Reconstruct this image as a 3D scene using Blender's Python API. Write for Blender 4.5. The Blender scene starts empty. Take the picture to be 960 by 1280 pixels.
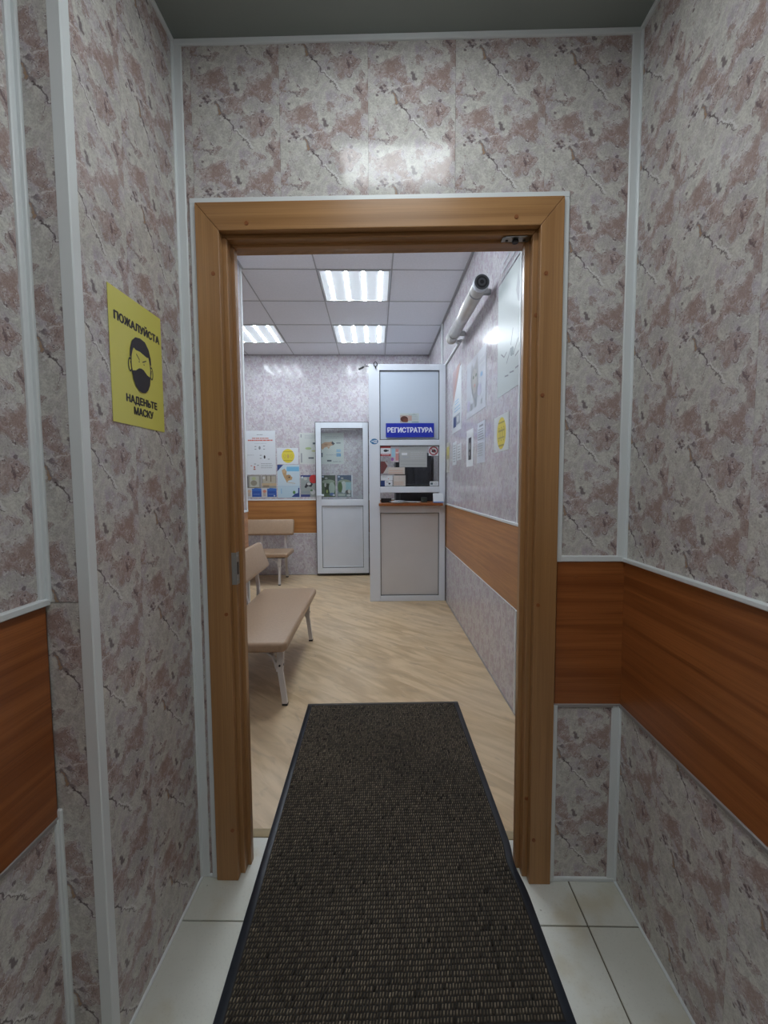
import bpy, bmesh, math, random
from mathutils import Vector, Matrix
random.seed(7)
S = bpy.context.scene
COL = S.collection

# ---------------------------------------------------------------- camera
F, YAW, PITCH, ROLL, CH = 537.825, 0.022142, -0.067924, -0.005580, 1.24974
cam_d = bpy.data.cameras.new('camera'); cam = bpy.data.objects.new('camera', cam_d); COL.objects.link(cam)
cy, sy, cp, sp = math.cos(YAW), math.sin(YAW), math.cos(PITCH), math.sin(PITCH)
fwd = Vector((sy*cp, cy*cp, sp)); right = Vector((cy, -sy, 0)); up = right.cross(fwd)
r2 = right*math.cos(ROLL) + up*math.sin(ROLL); u2 = up*math.cos(ROLL) - right*math.sin(ROLL)
M = Matrix((r2, u2, -fwd)).transposed().to_4x4(); M.translation = (0, 0, CH)
cam.matrix_world = M
cam_d.sensor_fit = 'HORIZONTAL'; cam_d.sensor_width = 36; cam_d.lens = F/960*36; cam_d.clip_start = .02
S.camera = cam
# ---------------------------------------------------------------- world, light, exposure
W = bpy.data.worlds.new('world'); S.world = W; W.use_nodes = True
W.node_tree.nodes['Background'].inputs[0].default_value = (.6, .7, .8, 1)
W.node_tree.nodes['Background'].inputs[1].default_value = .15
S.view_settings.view_transform = 'Standard'; S.view_settings.look = 'None'
S.view_settings.gamma = 1; S.view_settings.use_curve_mapping = False
S.view_settings.exposure = 0.14
LED_STRIP, LED_DIFF = 78., .40       # office ceiling lights
LOBBY_LAMP, LOBBY_FILL = 15., 6.2  # ceiling lamp, then the added fill behind the camera

# ---------------------------------------------------------------- measures
PHI = -0.0416238          # the vestibule stands slightly turned against the office
YF = 1.28253
XL, XR, HL = -.559, .745, 2.49
YB, XR2, H2 = 5.84, .748, 2.94
XW, YW = -1.04, 3.54      # nearer part of the office's left wall

# ---------------------------------------------------------------- materials
MATS = {}
def nt(name):
    m = bpy.data.materials.new(name); m.use_nodes = True
    return m, m.node_tree, m.node_tree.nodes['Principled BSDF']
def mat(name, col, rough=.5, metal=0, spec=.5, var=0, vscale=30, bump=0, bscale=200, coat=0, trans=0, emit=0, alpha=1):
    if name in MATS: return MATS[name]
    m, t, b = nt(name)
    b.inputs['Base Color'].default_value = (*col, 1)
    b.inputs['Roughness'].default_value = rough; b.inputs['Metallic'].default_value = metal
    b.inputs['Specular IOR Level'].default_value = spec
    b.inputs['Coat Weight'].default_value = coat; b.inputs['Coat Roughness'].default_value = .08
    b.inputs['Transmission Weight'].default_value = trans
    if emit:
        b.inputs['Emission Color'].default_value = (*col, 1); b.inputs['Emission Strength'].default_value = emit
    if var or bump:
        tc = t.nodes.new('ShaderNodeTexCoord')
    if var:
        n = t.nodes.new('ShaderNodeTexNoise'); n.inputs['Scale'].default_value = vscale; n.inputs['Detail'].default_value = 4
        t.links.new(tc.outputs['Object'], n.inputs['Vector'])
        r = t.nodes.new('ShaderNodeValToRGB')
        r.color_ramp.elements[0].position = .3; r.color_ramp.elements[1].position = .7
        r.color_ramp.elements[0].color = (*[c*(1-var) for c in col], 1); r.color_ramp.elements[1].color = (*[min(1, c*(1+var)) for c in col], 1)
        t.links.new(n.outputs['Fac'], r.inputs['Fac']); t.links.new(r.outputs['Color'], b.inputs['Base Color'])
    if bump:
        n = t.nodes.new('ShaderNodeTexNoise'); n.inputs['Scale'].default_value = bscale; n.inputs['Detail'].default_value = 2
        t.links.new(tc.outputs['Object'], n.inputs['Vector'])
        bp = t.nodes.new('ShaderNodeBump'); bp.inputs['Strength'].default_value = bump; bp.inputs['Distance'].default_value = .001
        t.links.new(n.outputs['Fac'], bp.inputs['Height']); t.links.new(bp.outputs['Normal'], b.inputs['Normal'])
    MATS[name] = m
    return m
class NG:
    """tiny helper to write node maths"""
    def __init__(s, t): s.t = t
    def n(s, ty, **k):
        o = s.t.nodes.new(ty)
        for a, v in k.items(): setattr(o, a, v)
        return o
    def put(s, sock, v):
        if hasattr(v, 'is_output') or isinstance(v, bpy.types.NodeSocket): s.t.links.new(v, sock)
        else: sock.default_value = v
    def m(s, op, a, b=None, c=None, clamp=False):
        o = s.n('ShaderNodeMath', operation=op, use_clamp=clamp); s.put(o.inputs[0], a)
        if b is not None: s.put(o.inputs[1], b)
        if c is not None: s.put(o.inputs[2], c)
        return o.outputs[0]
    def ss(s, x, a, b, o0=0., o1=1.):
        o = s.n('ShaderNodeMapRange', interpolation_type='SMOOTHSTEP'); s.put(o.inputs[0], x)
        for i, v in enumerate((a, b, o0, o1)): o.inputs[i+1].default_value = v
        return o.outputs[0]
    def mix(s, f, a, b, bt='MIX'):
        o = s.n('ShaderNodeMix', data_type='RGBA', blend_type=bt); s.put(o.inputs[0], f)
        for i, v in ((6, a), (7, b)):
            s.put(o.inputs[i], (*v, 1) if isinstance(v, tuple) else v)
        return o.outputs[2]
    def seg(s, x, y, A, B):
        """distance from (x, y) to segment AB"""
        dx, dy = B[0]-A[0], B[1]-A[1]; L2 = dx*dx+dy*dy
        px = s.m('SUBTRACT', x, A[0]); py = s.m('SUBTRACT', y, A[1])
        tt = s.m('ADD', s.m('MULTIPLY', px, dx/L2), s.m('MULTIPLY', py, dy/L2), clamp=True)
        ex = s.m('SUBTRACT', px, s.m('MULTIPLY', tt, dx)); ey = s.m('SUBTRACT', py, s.m('MULTIPLY', tt, dy))
        return s.m('SQRT', s.m('ADD', s.m('MULTIPLY', ex, ex), s.m('MULTIPLY', ey, ey)))

def marble(name, light, pink, brown, lilac, chip, contrast=1.0, rough=.13):
    """printed PVC wall panel; the print repeats every panel width, as on the real one"""
    m, t, b = nt(name); g = NG(t)
    uvn = g.n('ShaderNodeUVMap'); uvn.uv_map = 'UVMap'
    sx = g.n('ShaderNodeSeparateXYZ'); t.links.new(uvn.outputs[0], sx.inputs[0])
    U, V = sx.outputs[0], sx.outputs[1]
    k = 2*math.pi; r = 1/k
    def trig(op, x): return g.m('MULTIPLY', g.m(op, g.m('MULTIPLY', x, k)), r)
    cv = g.n('ShaderNodeCombineXYZ')
    for i, o in enumerate((trig('COSINE', U), trig('SINE', U), trig('COSINE', V))): t.links.new(o, cv.inputs[i])
    Wc = trig('SINE', V); vec = cv.outputs[0]
    def noise(sc, det=4, ro=.55, dist=0.):
        n = g.n('ShaderNodeTexNoise', noise_dimensions='4D')
        g.put(n.inputs['Vector'], vec); g.put(n.inputs['W'], Wc)
        n.inputs['Scale'].default_value = sc; n.inputs['Detail'].default_value = det
        n.inputs['Roughness'].default_value = ro; n.inputs['Distortion'].default_value = dist
        return n.outputs['Fac']
    n1 = noise(3.6, 3, .5, .7); n2 = noise(5, 5, .6, .3); n3 = noise(26, 3, .6, .6); n4 = noise(80, 2, .6); n5 = noise(12, 5, .65, .8)
    fr = g.m('MULTIPLY', g.m('SUBTRACT', n5, .5), .46)          # frays the patch edges
    c = g.mix(g.ss(n2, .42, .60), light, lilac)
    c = g.mix(g.ss(n5, .40, .62, 0, .85), c, tuple(x*.70 for x in light))
    c = g.mix(g.ss(n3, .50, .72, 0, .45), c, (.62, .61, .60))
    n6 = noise(9, 4, .65, 0.)
    fu = g.m('ADD', g.m('FRACT', U), g.m('MULTIPLY', g.m('SUBTRACT', n6, .5), .22))
    fv = g.m('ADD', g.m('FRACT', V), g.m('MULTIPLY', g.m('SUBTRACT', n5, .5), .16))
    blob = 0.
    for A, B, wd in (((.60, .80), (.86, .46), .24), ((.20, .19), (.50, .22), .20)):
        blob = g.m('MAXIMUM', g.ss(g.seg(fu, fv, A, B), wd, .02), blob)
    hole = g.ss(g.seg(fu, fv, (.32, .72), (.52, .52)), .24, .04)
    p1 = g.m('ADD', g.m('ADD', g.m('MULTIPLY', n1, 1.05), -.070), g.m('ADD', fr, g.m('SUBTRACT', g.m('MULTIPLY', blob, .12), g.m('MULTIPLY', hole, .07))))
    pm = g.ss(p1, .475, .565)
    pk = g.mix(g.ss(n5, .38, .62), pink, tuple(x*.80 for x in pink))
    c = g.mix(g.m('MULTIPLY', pm, .80*contrast), c, pk)
    bm_ = g.ss(g.m('ADD', p1, g.m('MULTIPLY', g.m('SUBTRACT', n2, .5), .8)), .58, .72)
    c = g.mix(g.m('MULTIPLY', bm_, .80*contrast), c, brown)
    c = g.mix(g.ss(n4, .38, .68, 0, .30*contrast), c, tuple(x*1.6 for x in chip))
    c = g.mix(g.ss(n4, .55, .40, .0, .16), c, (.62, .61, .58))
    # pale torn edges round the patches and short flecks
    for lv, wd, a in ((.50, .018, .9), (.57, .013, .7), (.44, .010, .5)):
        edge = g.m('SUBTRACT', 1., g.ss(g.m('ABSOLUTE', g.m('SUBTRACT', p1, lv)), 0, wd))
        c = g.mix(g.m('MULTIPLY', g.m('MULTIPLY', edge, g.ss(n3, .46, .56)), a*contrast), c, (.72, .70, .70))
        edge = g.m('SUBTRACT', 1., g.ss(g.m('ABSOLUTE', g.m('SUBTRACT', p1, lv+.028)), 0, wd))
        c = g.mix(g.m('MULTIPLY', g.m('MULTIPLY', edge, g.ss(n3, .52, .60)), a*contrast), c, chip)
    # dark chips
    vo = g.n('ShaderNodeTexVoronoi', voronoi_dimensions='4D'); g.put(vo.inputs['Vector'], vec); g.put(vo.inputs['W'], Wc)
    vo.inputs['Scale'].default_value = 15; vo.inputs['Randomness'].default_value = .95
    sc = g.n('ShaderNodeSeparateColor'); t.links.new(vo.outputs['Color'], sc.inputs[0])
    d = g.m('ADD', vo.outputs['Distance'], g.m('MULTIPLY', g.m('SUBTRACT', n3, .5), .9))
    ch = g.m('MULTIPLY', g.ss(d, .30, .20), g.ss(sc.outputs[0], .84, .86))
    c = g.mix(g.m('MULTIPLY', ch, .7*contrast), c, chip)
    # cracks and crossing pale lines
    for A, B, w, col, a in (((.30, .86), (.46, .66), .030, (.70, .68, .66), .45), ((.44, .68), (.70, .42), .016, (.74, .73, .72), .75),
                            ((.27, .90), (.38, .76), .030, chip, .7), ((.28, .88), (.34, .80), .013, (.42, .28, .18), .9),
                            ((.36, .77), (.48, .64), .014, (.10, .075, .08), .85), ((.46, .64), (.68, .40), .008, (.12, .09, .10), .75), ((.48, .66), (.42, .55), .007, (.20, .15, .17), .7),
                            ((.04, .93), (.56, .99), .012, (.70, .66, .65), .75), ((.06, .99), (.22, .88), .010, (.70, .68, .67), .7), ((.14, .97), (.18, .93), .030, chip, .75), ((.50, .10), (.52, .05), .032, chip, .75), ((.32, .94), (.37, .92), .022, chip, .65),
                            ((.66, .15), (.78, .30), .012, (.66, .62, .62), .6), ((.60, .22), (.86, .17), .010, (.70, .68, .67), .7), ((.60, .27), (.72, .10), .008, (.66, .64, .63), .6),
                            ((.12, .42), (.20, .36), .014, chip, .6), ((.76, .72), (.80, .66), .018, chip, .7), ((.88, .45), (.93, .40), .020, chip, .7)):
        c = g.mix(g.m('MULTIPLY', g.ss(g.seg(fu, fv, A, B), w, w*.35), a*contrast), c, col)
    t.links.new(c, b.inputs['Base Color'])
    b.inputs['Roughness'].default_value = rough; b.inputs['Specular IOR Level'].default_value = .28
    MATS[name] = m
    return m
def wood(name, dark, lightc, rough=.35, sc=(3., 40.), knots=.5, fine=.35):
    """grain runs along the U direction (metres)"""
    m, t, b = nt(name); g = NG(t)
    uvn = g.n('ShaderNodeUVMap'); uvn.uv_map = 'UVMap'
    mp = g.n('ShaderNodeMapping'); t.links.new(uvn.outputs[0], mp.inputs[0]); mp.inputs['Scale'].default_value = (sc[0], sc[1], 1)
    n = g.n('ShaderNodeTexNoise'); t.links.new(mp.outputs[0], n.inputs['Vector'])
    n.inputs['Scale'].default_value = .55; n.inputs['Detail'].default_value = 5; n.inputs['Distortion'].default_value = .6
    mp2 = g.n('ShaderNodeMapping'); t.links.new(uvn.outputs[0], mp2.inputs[0]); mp2.inputs['Scale'].default_value = (sc[0]*3, sc[1]*9, 1)
    n2 = g.n('ShaderNodeTexNoise'); t.links.new(mp2.outputs[0], n2.inputs['Vector']); n2.inputs['Scale'].default_value = 1; n2.inputs['Detail'].default_value = 3
    f = g.ss(n.outputs['Fac'], .32, .68)
    c = g.mix(f, dark, lightc)
    c = g.mix(g.ss(n2.outputs['Fac'], .45, .75, 0, fine), c, tuple(x*.55 for x in dark))
    mp3 = g.n('ShaderNodeMapping'); t.links.new(uvn.outputs[0], mp3.inputs[0]); mp3.inputs['Scale'].default_value = (sc[0]*.5, sc[1]*.2, 1)
    w = g.n('ShaderNodeTexWave', wave_type='RINGS'); t.links.new(mp3.outputs[0], w.inputs['Vector']); w.inputs['Scale'].default_value = 1.2
    w.inputs['Distortion'].default_value = 3; w.inputs['Detail'].default_value = 2
    c = g.mix(g.ss(w.outputs['Fac'], .6, 1., 0, .3*knots), c, tuple(x*.6 for x in dark))
    t.links.new(c, b.inputs['Base Color']); b.inputs['Roughness'].default_value = rough
    MATS[name] = m
    return m

M_MARBLE = marble('marble_print', (.70, .69, .635), (.49, .37, .345), (.38, .27, .23), (.53, .475, .525), (.13, .09, .105), 1.0)
M_MARBLE2 = marble('marble_print_pale', (.68, .67, .69), (.52, .43, .49), (.50, .42, .45), (.58, .54, .64), (.30, .24, .30), .62, .14)
M_BAND = wood('cherry_board', (.24, .072, .019), (.40, .135, .038), .3, (1.6, 52.), .3, .5)
M_BAND2 = wood('alder_board', (.40, .17, .055), (.54, .25, .085), .3, (1.6, 45.), .3, .5)
M_FRAME = wood('beech_frame', (.33, .165, .062), (.44, .235, .095), .3, (1.2, 40.), .3)
M_TRIM = mat('white_plastic_trim', (.74, .78, .79), .3)
M_TRIMG = mat('grey_metal_trim', (.34, .32, .31), .35, .3)
M_BACK = mat('panel_backing', (.42, .38, .36), .7)
M_PLAST = mat('white_window_profile', (.74, .79, .86), .28, coat=.2)
M_PLASTP = mat('white_door_infill', (.68, .73, .80), .35, var=.03, vscale=4)
M_BOOTHP = mat('booth_infill', (.62, .61, .61), .35, var=.03, vscale=3)
M_GASKET = mat('rubber_gasket', (.02, .022, .025), .5)
M_CEIL = mat('office_ceiling_tile', (.83, .85, .90), .9, var=.03, vscale=60, bump=.3, bscale=300)
M_TBAR = mat('ceiling_grid_bar', (.42, .43, .45), .5)
M_LCEIL = mat('vestibule_ceiling', (.27, .30, .28), .6, var=.03, vscale=3)
M_STEEL = mat('brushed_steel', (.34, .35, .35), .35, 1, var=.1)
M_STRIKE = mat('zinc_plate', (.42, .44, .44), .4, .6)
M_BLACK = mat('black_plastic', (.015, .015, .017), .45)
M_WHITE = mat('white_paint', (.72, .72, .72), .5)
M_LEGW = mat('white_enamel_leg', (.68, .66, .65), .35)
M_VINYL = mat('tan_vinyl', (.40, .275, .178), .34, var=.06, vscale=60, bump=.35, bscale=420)
M_DOWEL = mat('wood_plug', (.26, .085, .022), .4)
M_PAPER = mat('white_paper', (.70, .74, .78), .55)
M_RUBBER = mat('mat_rubber', (.014, .018, .026), .32, var=.3, vscale=8)
M_MUD = mat('mat_base', (.022, .019, .016), .95)

def glass(name, tint=(.96, .98, .98)):
    m, t, b = nt(name)
    b.inputs['Base Color'].default_value = (*tint, 1); b.inputs['Transmission Weight'].default_value = 1
    b.inputs['Roughness'].default_value = 0; b.inputs['IOR'].default_value = 1.45
    # thin pane: mostly clear, mirrors a little at glancing angles
    g = NG(t); tr = g.n('ShaderNodeBsdfTransparent'); tr.inputs[0].default_value = (*tint, 1)
    gl = g.n('ShaderNodeBsdfGlossy'); gl.inputs['Roughness'].default_value = .02
    fr = g.n('ShaderNodeFresnel'); fr.inputs[0].default_value = 1.5
    ge = g.n('ShaderNodeNewGeometry'); fac = g.m('MULTIPLY', fr.outputs[0], g.m('SUBTRACT', 1., ge.outputs['Backfacing']))
    mx = g.n('ShaderNodeMixShader'); t.links.new(fac, mx.inputs[0]); t.links.new(tr.outputs[0], mx.inputs[1]); t.links.new(gl.outputs[0], mx.inputs[2])
    t.links.new(mx.outputs[0], t.nodes['Material Output'].inputs['Surface'])
    MATS[name] = m
    return m
M_GLASS = glass('clear_pane')

def emis(name, col, st):
    m, t, b = nt(name); b.inputs['Base Color'].default_value = (.8, .8, .8, 1)
    b.inputs['Emission Color'].default_value = (*col, 1); b.inputs['Emission Strength'].default_value = st
    return m
M_STRIP = emis('led_strip_light', (.84, .93, 1.), LED_STRIP)
M_DIFF = emis('led_diffuser_light', (.72, .86, 1.), LED_DIFF)
M_LAMP = emis('vestibule_lamp_light', (.90, .97, 1.), LOBBY_LAMP)
M_LAMP_FILL = emis('vestibule_fill_light', (.90, .97, 1.), LOBBY_FILL)

# tile floor, linoleum, mat pile
def tilemat():
    m, t, b = nt('floor_tile'); g = NG(t); tc = g.n('ShaderNodeTexCoord')
    def no(s, d=4):
        n = g.n('ShaderNodeTexNoise'); n.inputs['Scale'].default_value = s; n.inputs['Detail'].default_value = d
        t.links.new(tc.outputs['Object'], n.inputs['Vector']); return n.outputs['Fac']
    c = g.mix(g.ss(no(3), .35, .65), (.60, .605, .54), (.68, .685, .63))
    c = g.mix(g.ss(no(5, 6), .52, .70, 0, .6), c, (.50, .44, .29))
    c = g.mix(g.ss(no(160, 2), .55, .75, 0, .25), c, (.42, .42, .38))
    c = g.mix(g.ss(no(45, 2), .74, .77, 0, .8), c, (.15, .13, .1))
    t.links.new(c, b.inputs['Base Color']); b.inputs['Roughness'].default_value = .38
    return m
M_TILE = tilemat()
M_GROUT = mat('tile_grout', (.12, .10, .07), .9, var=.3, vscale=30)
def linomat():
    m, t, b = nt('oak_linoleum'); g = NG(t); tc = g.n('ShaderNodeTexCoord')
    mp = g.n('ShaderNodeMapping'); mp.vector_type = 'POINT'; mp.inputs['Rotation'].default_value = (0, 0, math.radians(43))
    t.links.new(tc.outputs['Object'], mp.inputs[0])
    sx = g.n('ShaderNodeSeparateXYZ'); t.links.new(mp.outputs[0], sx.inputs[0]); X, Y = sx.outputs[0], sx.outputs[1]
    row = g.m('FLOOR', g.m('DIVIDE', Y, .135))
    def no(ax, ay, det=4, off=0., dist=.4):
        cv = g.n('ShaderNodeCombineXYZ')
        g.put(cv.inputs[0], g.m('ADD', g.m('MULTIPLY', X, ax), g.m('MULTIPLY', row, off)))
        g.put(cv.inputs[1], g.m('MULTIPLY', Y, ay)); g.put(cv.inputs[2], g.m('MULTIPLY', row, off))
        n = g.n('ShaderNodeTexNoise'); t.links.new(cv.outputs[0], n.inputs['Vector'])
        n.inputs['Scale'].default_value = 1; n.inputs['Detail'].default_value = det; n.inputs['Distortion'].default_value = dist
        return n.outputs['Fac']
    c = g.mix(g.ss(no(1.8, 8, 7, 3.7, 1.6), .32, .66), (.52, .365, .205), (.70, .525, .325))
    c = g.mix(g.ss(no(4, 34, 4, 1.3), .45, .7, 0, .35), c, (.46, .33, .19))
    c = g.mix(g.ss(no(5, 14, 6, 0., 1.5), .57, .72, 0, .55), c, (.40, .29, .19))
    c = g.mix(g.ss(no(1.5, 1.5, 3, 0.), .4, .65, 0, .25), c, (.62, .52, .40))
    t.links.new(c, b.inputs['Base Color']); b.inputs['Roughness'].default_value = .38
    return m
M_LINO = linomat()
def pilemat():
    m, t, b = nt('mat_pile'); g = NG(t)
    a = g.n('ShaderNodeVertexColor'); a.layer_name = 'Col'
    t.links.new(a.outputs[0], b.inputs['Base Color']); b.inputs['Roughness'].default_value = .95; b.inputs['Specular IOR Level'].default_value = .1
    return m
M_PILE = pilemat()

# ---------------------------------------------------------------- mesh helper
class MB:
    """collects shapes, then links them as one mesh object"""
    def __init__(s): s.v = []; s.f = []; s.mi = []; s.uv = []; s.mats = []; s.sm = []
    def mid(s, m):
        if m not in s.mats: s.mats.append(m)
        return s.mats.index(m)
    def face(s, idx, m, uv=None, smooth=False):
        s.f.append(idx); s.mi.append(s.mid(m)); s.sm.append(smooth)
        if uv is None:
            P = [s.v[i] for i in idx]
            n = (Vector(P[1])-Vector(P[0])).cross(Vector(P[2])-Vector(P[0]))
            ax = max(range(3), key=lambda i: abs(n[i]))
            A, B = [(1, 2), (0, 2), (0, 1)][ax]
            uv = [(p[A], p[B]) for p in P]
        s.uv.append(uv)
    def box(s, a, b, m, vert=False, uvf=None):
        (x0, y0, z0), (x1, y1, z1) = a, b; o = len(s.v)
        s.v += [(x0, y0, z0), (x1, y0, z0), (x1, y1, z0), (x0, y1, z0), (x0, y0, z1), (x1, y0, z1), (x1, y1, z1), (x0, y1, z1)]
        for q in ((0, 3, 2, 1), (4, 5, 6, 7), (0, 1, 5, 4), (1, 2, 6, 5), (2, 3, 7, 6), (3, 0, 4, 7)):
            idx = [o+i for i in q]; uv = None
            if uvf: uv = [uvf(s.v[i]) for i in idx]
            elif vert:
                P = [s.v[i] for i in idx]
                uv = [(p[2], p[0]+p[1]*1.3) for p in P]
            s.face(idx, m, uv)
        return s
    def rbox(s, a, b, r, m, seg=3, smooth=True, mtx=None):
        """box with rounded edges"""
        bm = bmesh.new(); bmesh.ops.create_cube(bm, size=1)
        for v in bm.verts:
            for i in range(3): v.co[i] = a[i] + (b[i]-a[i])*(v.co[i]+.5)
        bmesh.ops.bevel(bm, geom=bm.edges[:], offset=r, segments=seg, profile=.5, affect='EDGES', clamp_overlap=True)
        return s.addbm(bm, m, smooth, mtx)
    def addbm(s, bm, m, smooth=False, mtx=None):
        o = len(s.v)
        for i, v in enumerate(bm.verts): v.index = i
        s.v += [tuple(mtx @ v.co if mtx else v.co) for v in bm.verts]
        for f in bm.faces: s.face([o+v.index for v in f.verts], m, None, smooth)
        bm.free(); return s
    def prism(s, pts, y0, y1, m, axis='y'):
        """polygon in the two other axes, extruded along axis"""
        o = len(s.v); n = len(pts)
        def P(p, d): return {'y': (p[0], d, p[1]), 'x': (d, p[0], p[1]), 'z': (p[0], p[1], d)}[axis]
        s.v += [P(p, y0) for p in pts] + [P(p, y1) for p in pts]
        s.face([o+i for i in range(n)], m); s.face([o+n+i for i in reversed(range(n))], m)
        for i in range(n):
            j = (i+1) % n; s.face([o+i, o+n+i, o+n+j, o+j], m)
        return s
    def cyl(s, A, B, r, m, n=16, r1=None, caps=True, smooth=True):
        A = Vector(A); B = Vector(B); d = (B-A).normalized(); r1 = r if r1 is None else r1
        e = d.orthogonal().normalized(); g = d.cross(e); o = len(s.v)
        for P, rr in ((A, r), (B, r1)):
            for i in range(n):
                t = 2*math.pi*i/n; s.v.append(tuple(P + e*math.cos(t)*rr + g*math.sin(t)*rr))
        for i in range(n):
            j = (i+1) % n; s.face([o+i, o+j, o+n+j, o+n+i], m, None, smooth)
        if caps: s.face([o+i for i in reversed(range(n))], m); s.face([o+n+i for i in range(n)], m)
        return s
    def tube(s, pts, r, m, n=10):
        for i in range(len(pts)-1): s.cyl(pts[i], pts[i+1], r, m, n)
        return s
    def bar(s, pts, w, t, m, wdir):
        """flat bar along a path; wdir = direction of the width w, t the thickness"""
        wd = Vector(wdir).normalized(); o0 = len(s.v); P = [Vector(p) for p in pts]
        for i, p in enumerate(P):
            d = (P[min(i+1, len(P)-1)]-P[max(i-1, 0)]).normalized(); td = d.cross(wd).normalized()
            for a, b in ((-1, -1), (1, -1), (1, 1), (-1, 1)): s.v.append(tuple(p + wd*a*w/2 + td*b*t/2))
        for i in range(len(P)-1):
            o = o0+4*i
            for k in range(4): s.face([o+k, o+(k+1) % 4, o+4+(k+1) % 4, o+4+k], m)
        s.face([o0+3, o0+2, o0+1, o0], m); o = o0+4*(len(P)-1); s.face([o, o+1, o+2, o+3], m)
        return s
    def build(s, name, parent=None, loc=None, rz=0):
        me = bpy.data.meshes.new(name); me.from_pydata(s.v, [], s.f)
        for m in s.mats: me.materials.append(m)
        ul = me.uv_layers.new(name='UVMap'); k = 0
        flat = [c for f in s.uv for p in f for c in p]
        ul.data.foreach_set('uv', flat)
        me.polygons.foreach_set('material_index', s.mi); me.polygons.foreach_set('use_smooth', s.sm)
        me.update()
        bm = bmesh.new(); bm.from_mesh(me)
        if name not in ('printed_design', 'pile'): bmesh.ops.recalc_face_normals(bm, faces=bm.faces[:])
        bm.to_mesh(me); bm.free()
        o = bpy.data.objects.new(name, me); COL.objects.link(o)
        if parent is not None: o.parent = parent
        if loc is not None: o.location = loc
        o.rotation_euler.z = rz
        return o
def empty(name, loc, rz=0):
    o = bpy.data.objects.new(name, None); COL.objects.link(o); o.location = loc; o.rotation_euler.z = rz; o.empty_display_size = .1
    return o
def tag(o, label, cat, group=None, kind=None):
    o['label'] = label; o['category'] = cat
    if group: o['group'] = group
    if kind: o['kind'] = kind
    return o
def lob(x, y, z=0):
    """vestibule coordinates to world"""
    c, s_ = math.cos(PHI), math.sin(PHI)
    return (x*c - y*s_, YF + x*s_ + y*c, z)

# ---------------------------------------------------------------- walls of printed panels
seedoff = [0]
def panels(parent, seams, z0, z1, m, holes=(), th=.008, name='panel', y=0., offs=None):
    for i in range(len(seams)-1):
        a, b = seams[i]+.0003, seams[i+1]-.0003
        if offs: off, uo = offs[i % len(offs)], 0
        else: off, uo = random.random(), 0
        # rectangles left over once the holes are taken out
        rects = [(a, b, z0, z1)]
        for (hx0, hx1, hz0, hz1) in holes:
            nr = []
            for (p, q, r, s_) in rects:
                if hx1 <= p or hx0 >= q or hz1 <= r or hz0 >= s_: nr.append((p, q, r, s_)); continue
                if hz1 < s_: nr.append((p, q, hz1, s_))
                if hz0 > r: nr.append((p, q, r, hz0))
                lo, hi = max(r, hz0), min(s_, hz1)
                if hx0 > p: nr.append((p, hx0, lo, hi))
                if hx1 < q: nr.append((hx1, q, lo, hi))
            rects = nr
        mb = MB(); full = seams[i] if seams[i+1]-seams[i] > .2 or i > 0 else seams[i+1]-.25
        for (p, q, r, s_) in rects:
            if q-p < .004 or s_-r < .004: continue
            mb.box((p, y, r), (q, y+th, s_), m, uvf=lambda P: ((P[0]-full)/.25, P[2]/.25+off))
        if mb.v: mb.build(name, parent)
def trimbar(parent, a, b, m=None, name='trim', r=.002):
    MB().rbox(a, b, r, m or M_TRIM, 1, False).build(name, parent)
def seams(x0, x1, first, w=.25):
    s_ = [x0]; x = first
    while x < x1-.01:
        if x > x0+.01: s_.append(x)
        x += w
    return s_ + [x1]
BZ0, BZ1 = .575, 1.012     # the wooden band

# ---- vestibule, wall with the doorway
CX0, CX1, CZ = -.505, .539, 2.046          # outside of the door casing
wf = tag(empty('wall_front', lob(0, 0), PHI), 'marble-print panelled vestibule wall around the wooden doorway', 'wall', kind='structure')
MB().box((-.70, .009, 0), (-.46, .15, H2), M_BACK).box((.49, .009, 0), (.80, .15, H2), M_BACK).box((-.46, .009, 1.99), (.49, .15, H2), M_BACK).build('wall_core', wf)
panels(wf, [-.559, -.51, -.26, -.01, .235, .485, .735, .745], 0, HL, M_MARBLE, holes=[(CX0-.008, CX1+.008, -1, CZ+.008), (CX1, .75, BZ0, BZ1)], offs=[.1, .62, .02, .55, .1, .18, .3])
MB().box((CX1+.006, -.002, BZ0), (.745, .008, BZ1), M_BAND).build('wood_board', wf)
T = .022; CT = .026
trimbar(wf, (-.559, -.005, 0), (-.559+CT, .002, HL-.0)); trimbar(wf, (.745-CT, -.005, BZ1), (.745, .002, HL)); trimbar(wf, (.745-CT, -.005, 0), (.745, .002, BZ0-.004))
trimbar(wf, (-.559, -.006, HL-.017), (.745, .002, HL))
trimbar(wf, (CX0-.018, -.007, .0), (CX0-.001, .003, CZ+.004)); trimbar(wf, (CX0-.018, -.008, CZ+.001), (CX1+.017, .003, CZ+.017))
trimbar(wf, (CX1+.001, -.007, BZ1), (CX1+.017, .003, CZ+.016)); trimbar(wf, (CX1+.001, -.007, 0), (CX1+.015, .003, BZ0-.004))
trimbar(wf, (CX1+.001, -.006, BZ1), (.745, .003, BZ1+.018)); trimbar(wf, (CX1+.001, -.006, 0), (.745, .003, .014))
trimbar(wf, (-.533, -.006, 0), (CX0-.018, .003, .010))
trimbar(wf, (CX1+.001, -.005, BZ0-.012), (.745, .003, BZ0), M_TRIMG)
d_ = MB().cyl((.60, -.0035, .965), (.60, 0, .965), .005, M_DOWEL, 12).build('wood_plug', wf)

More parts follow.
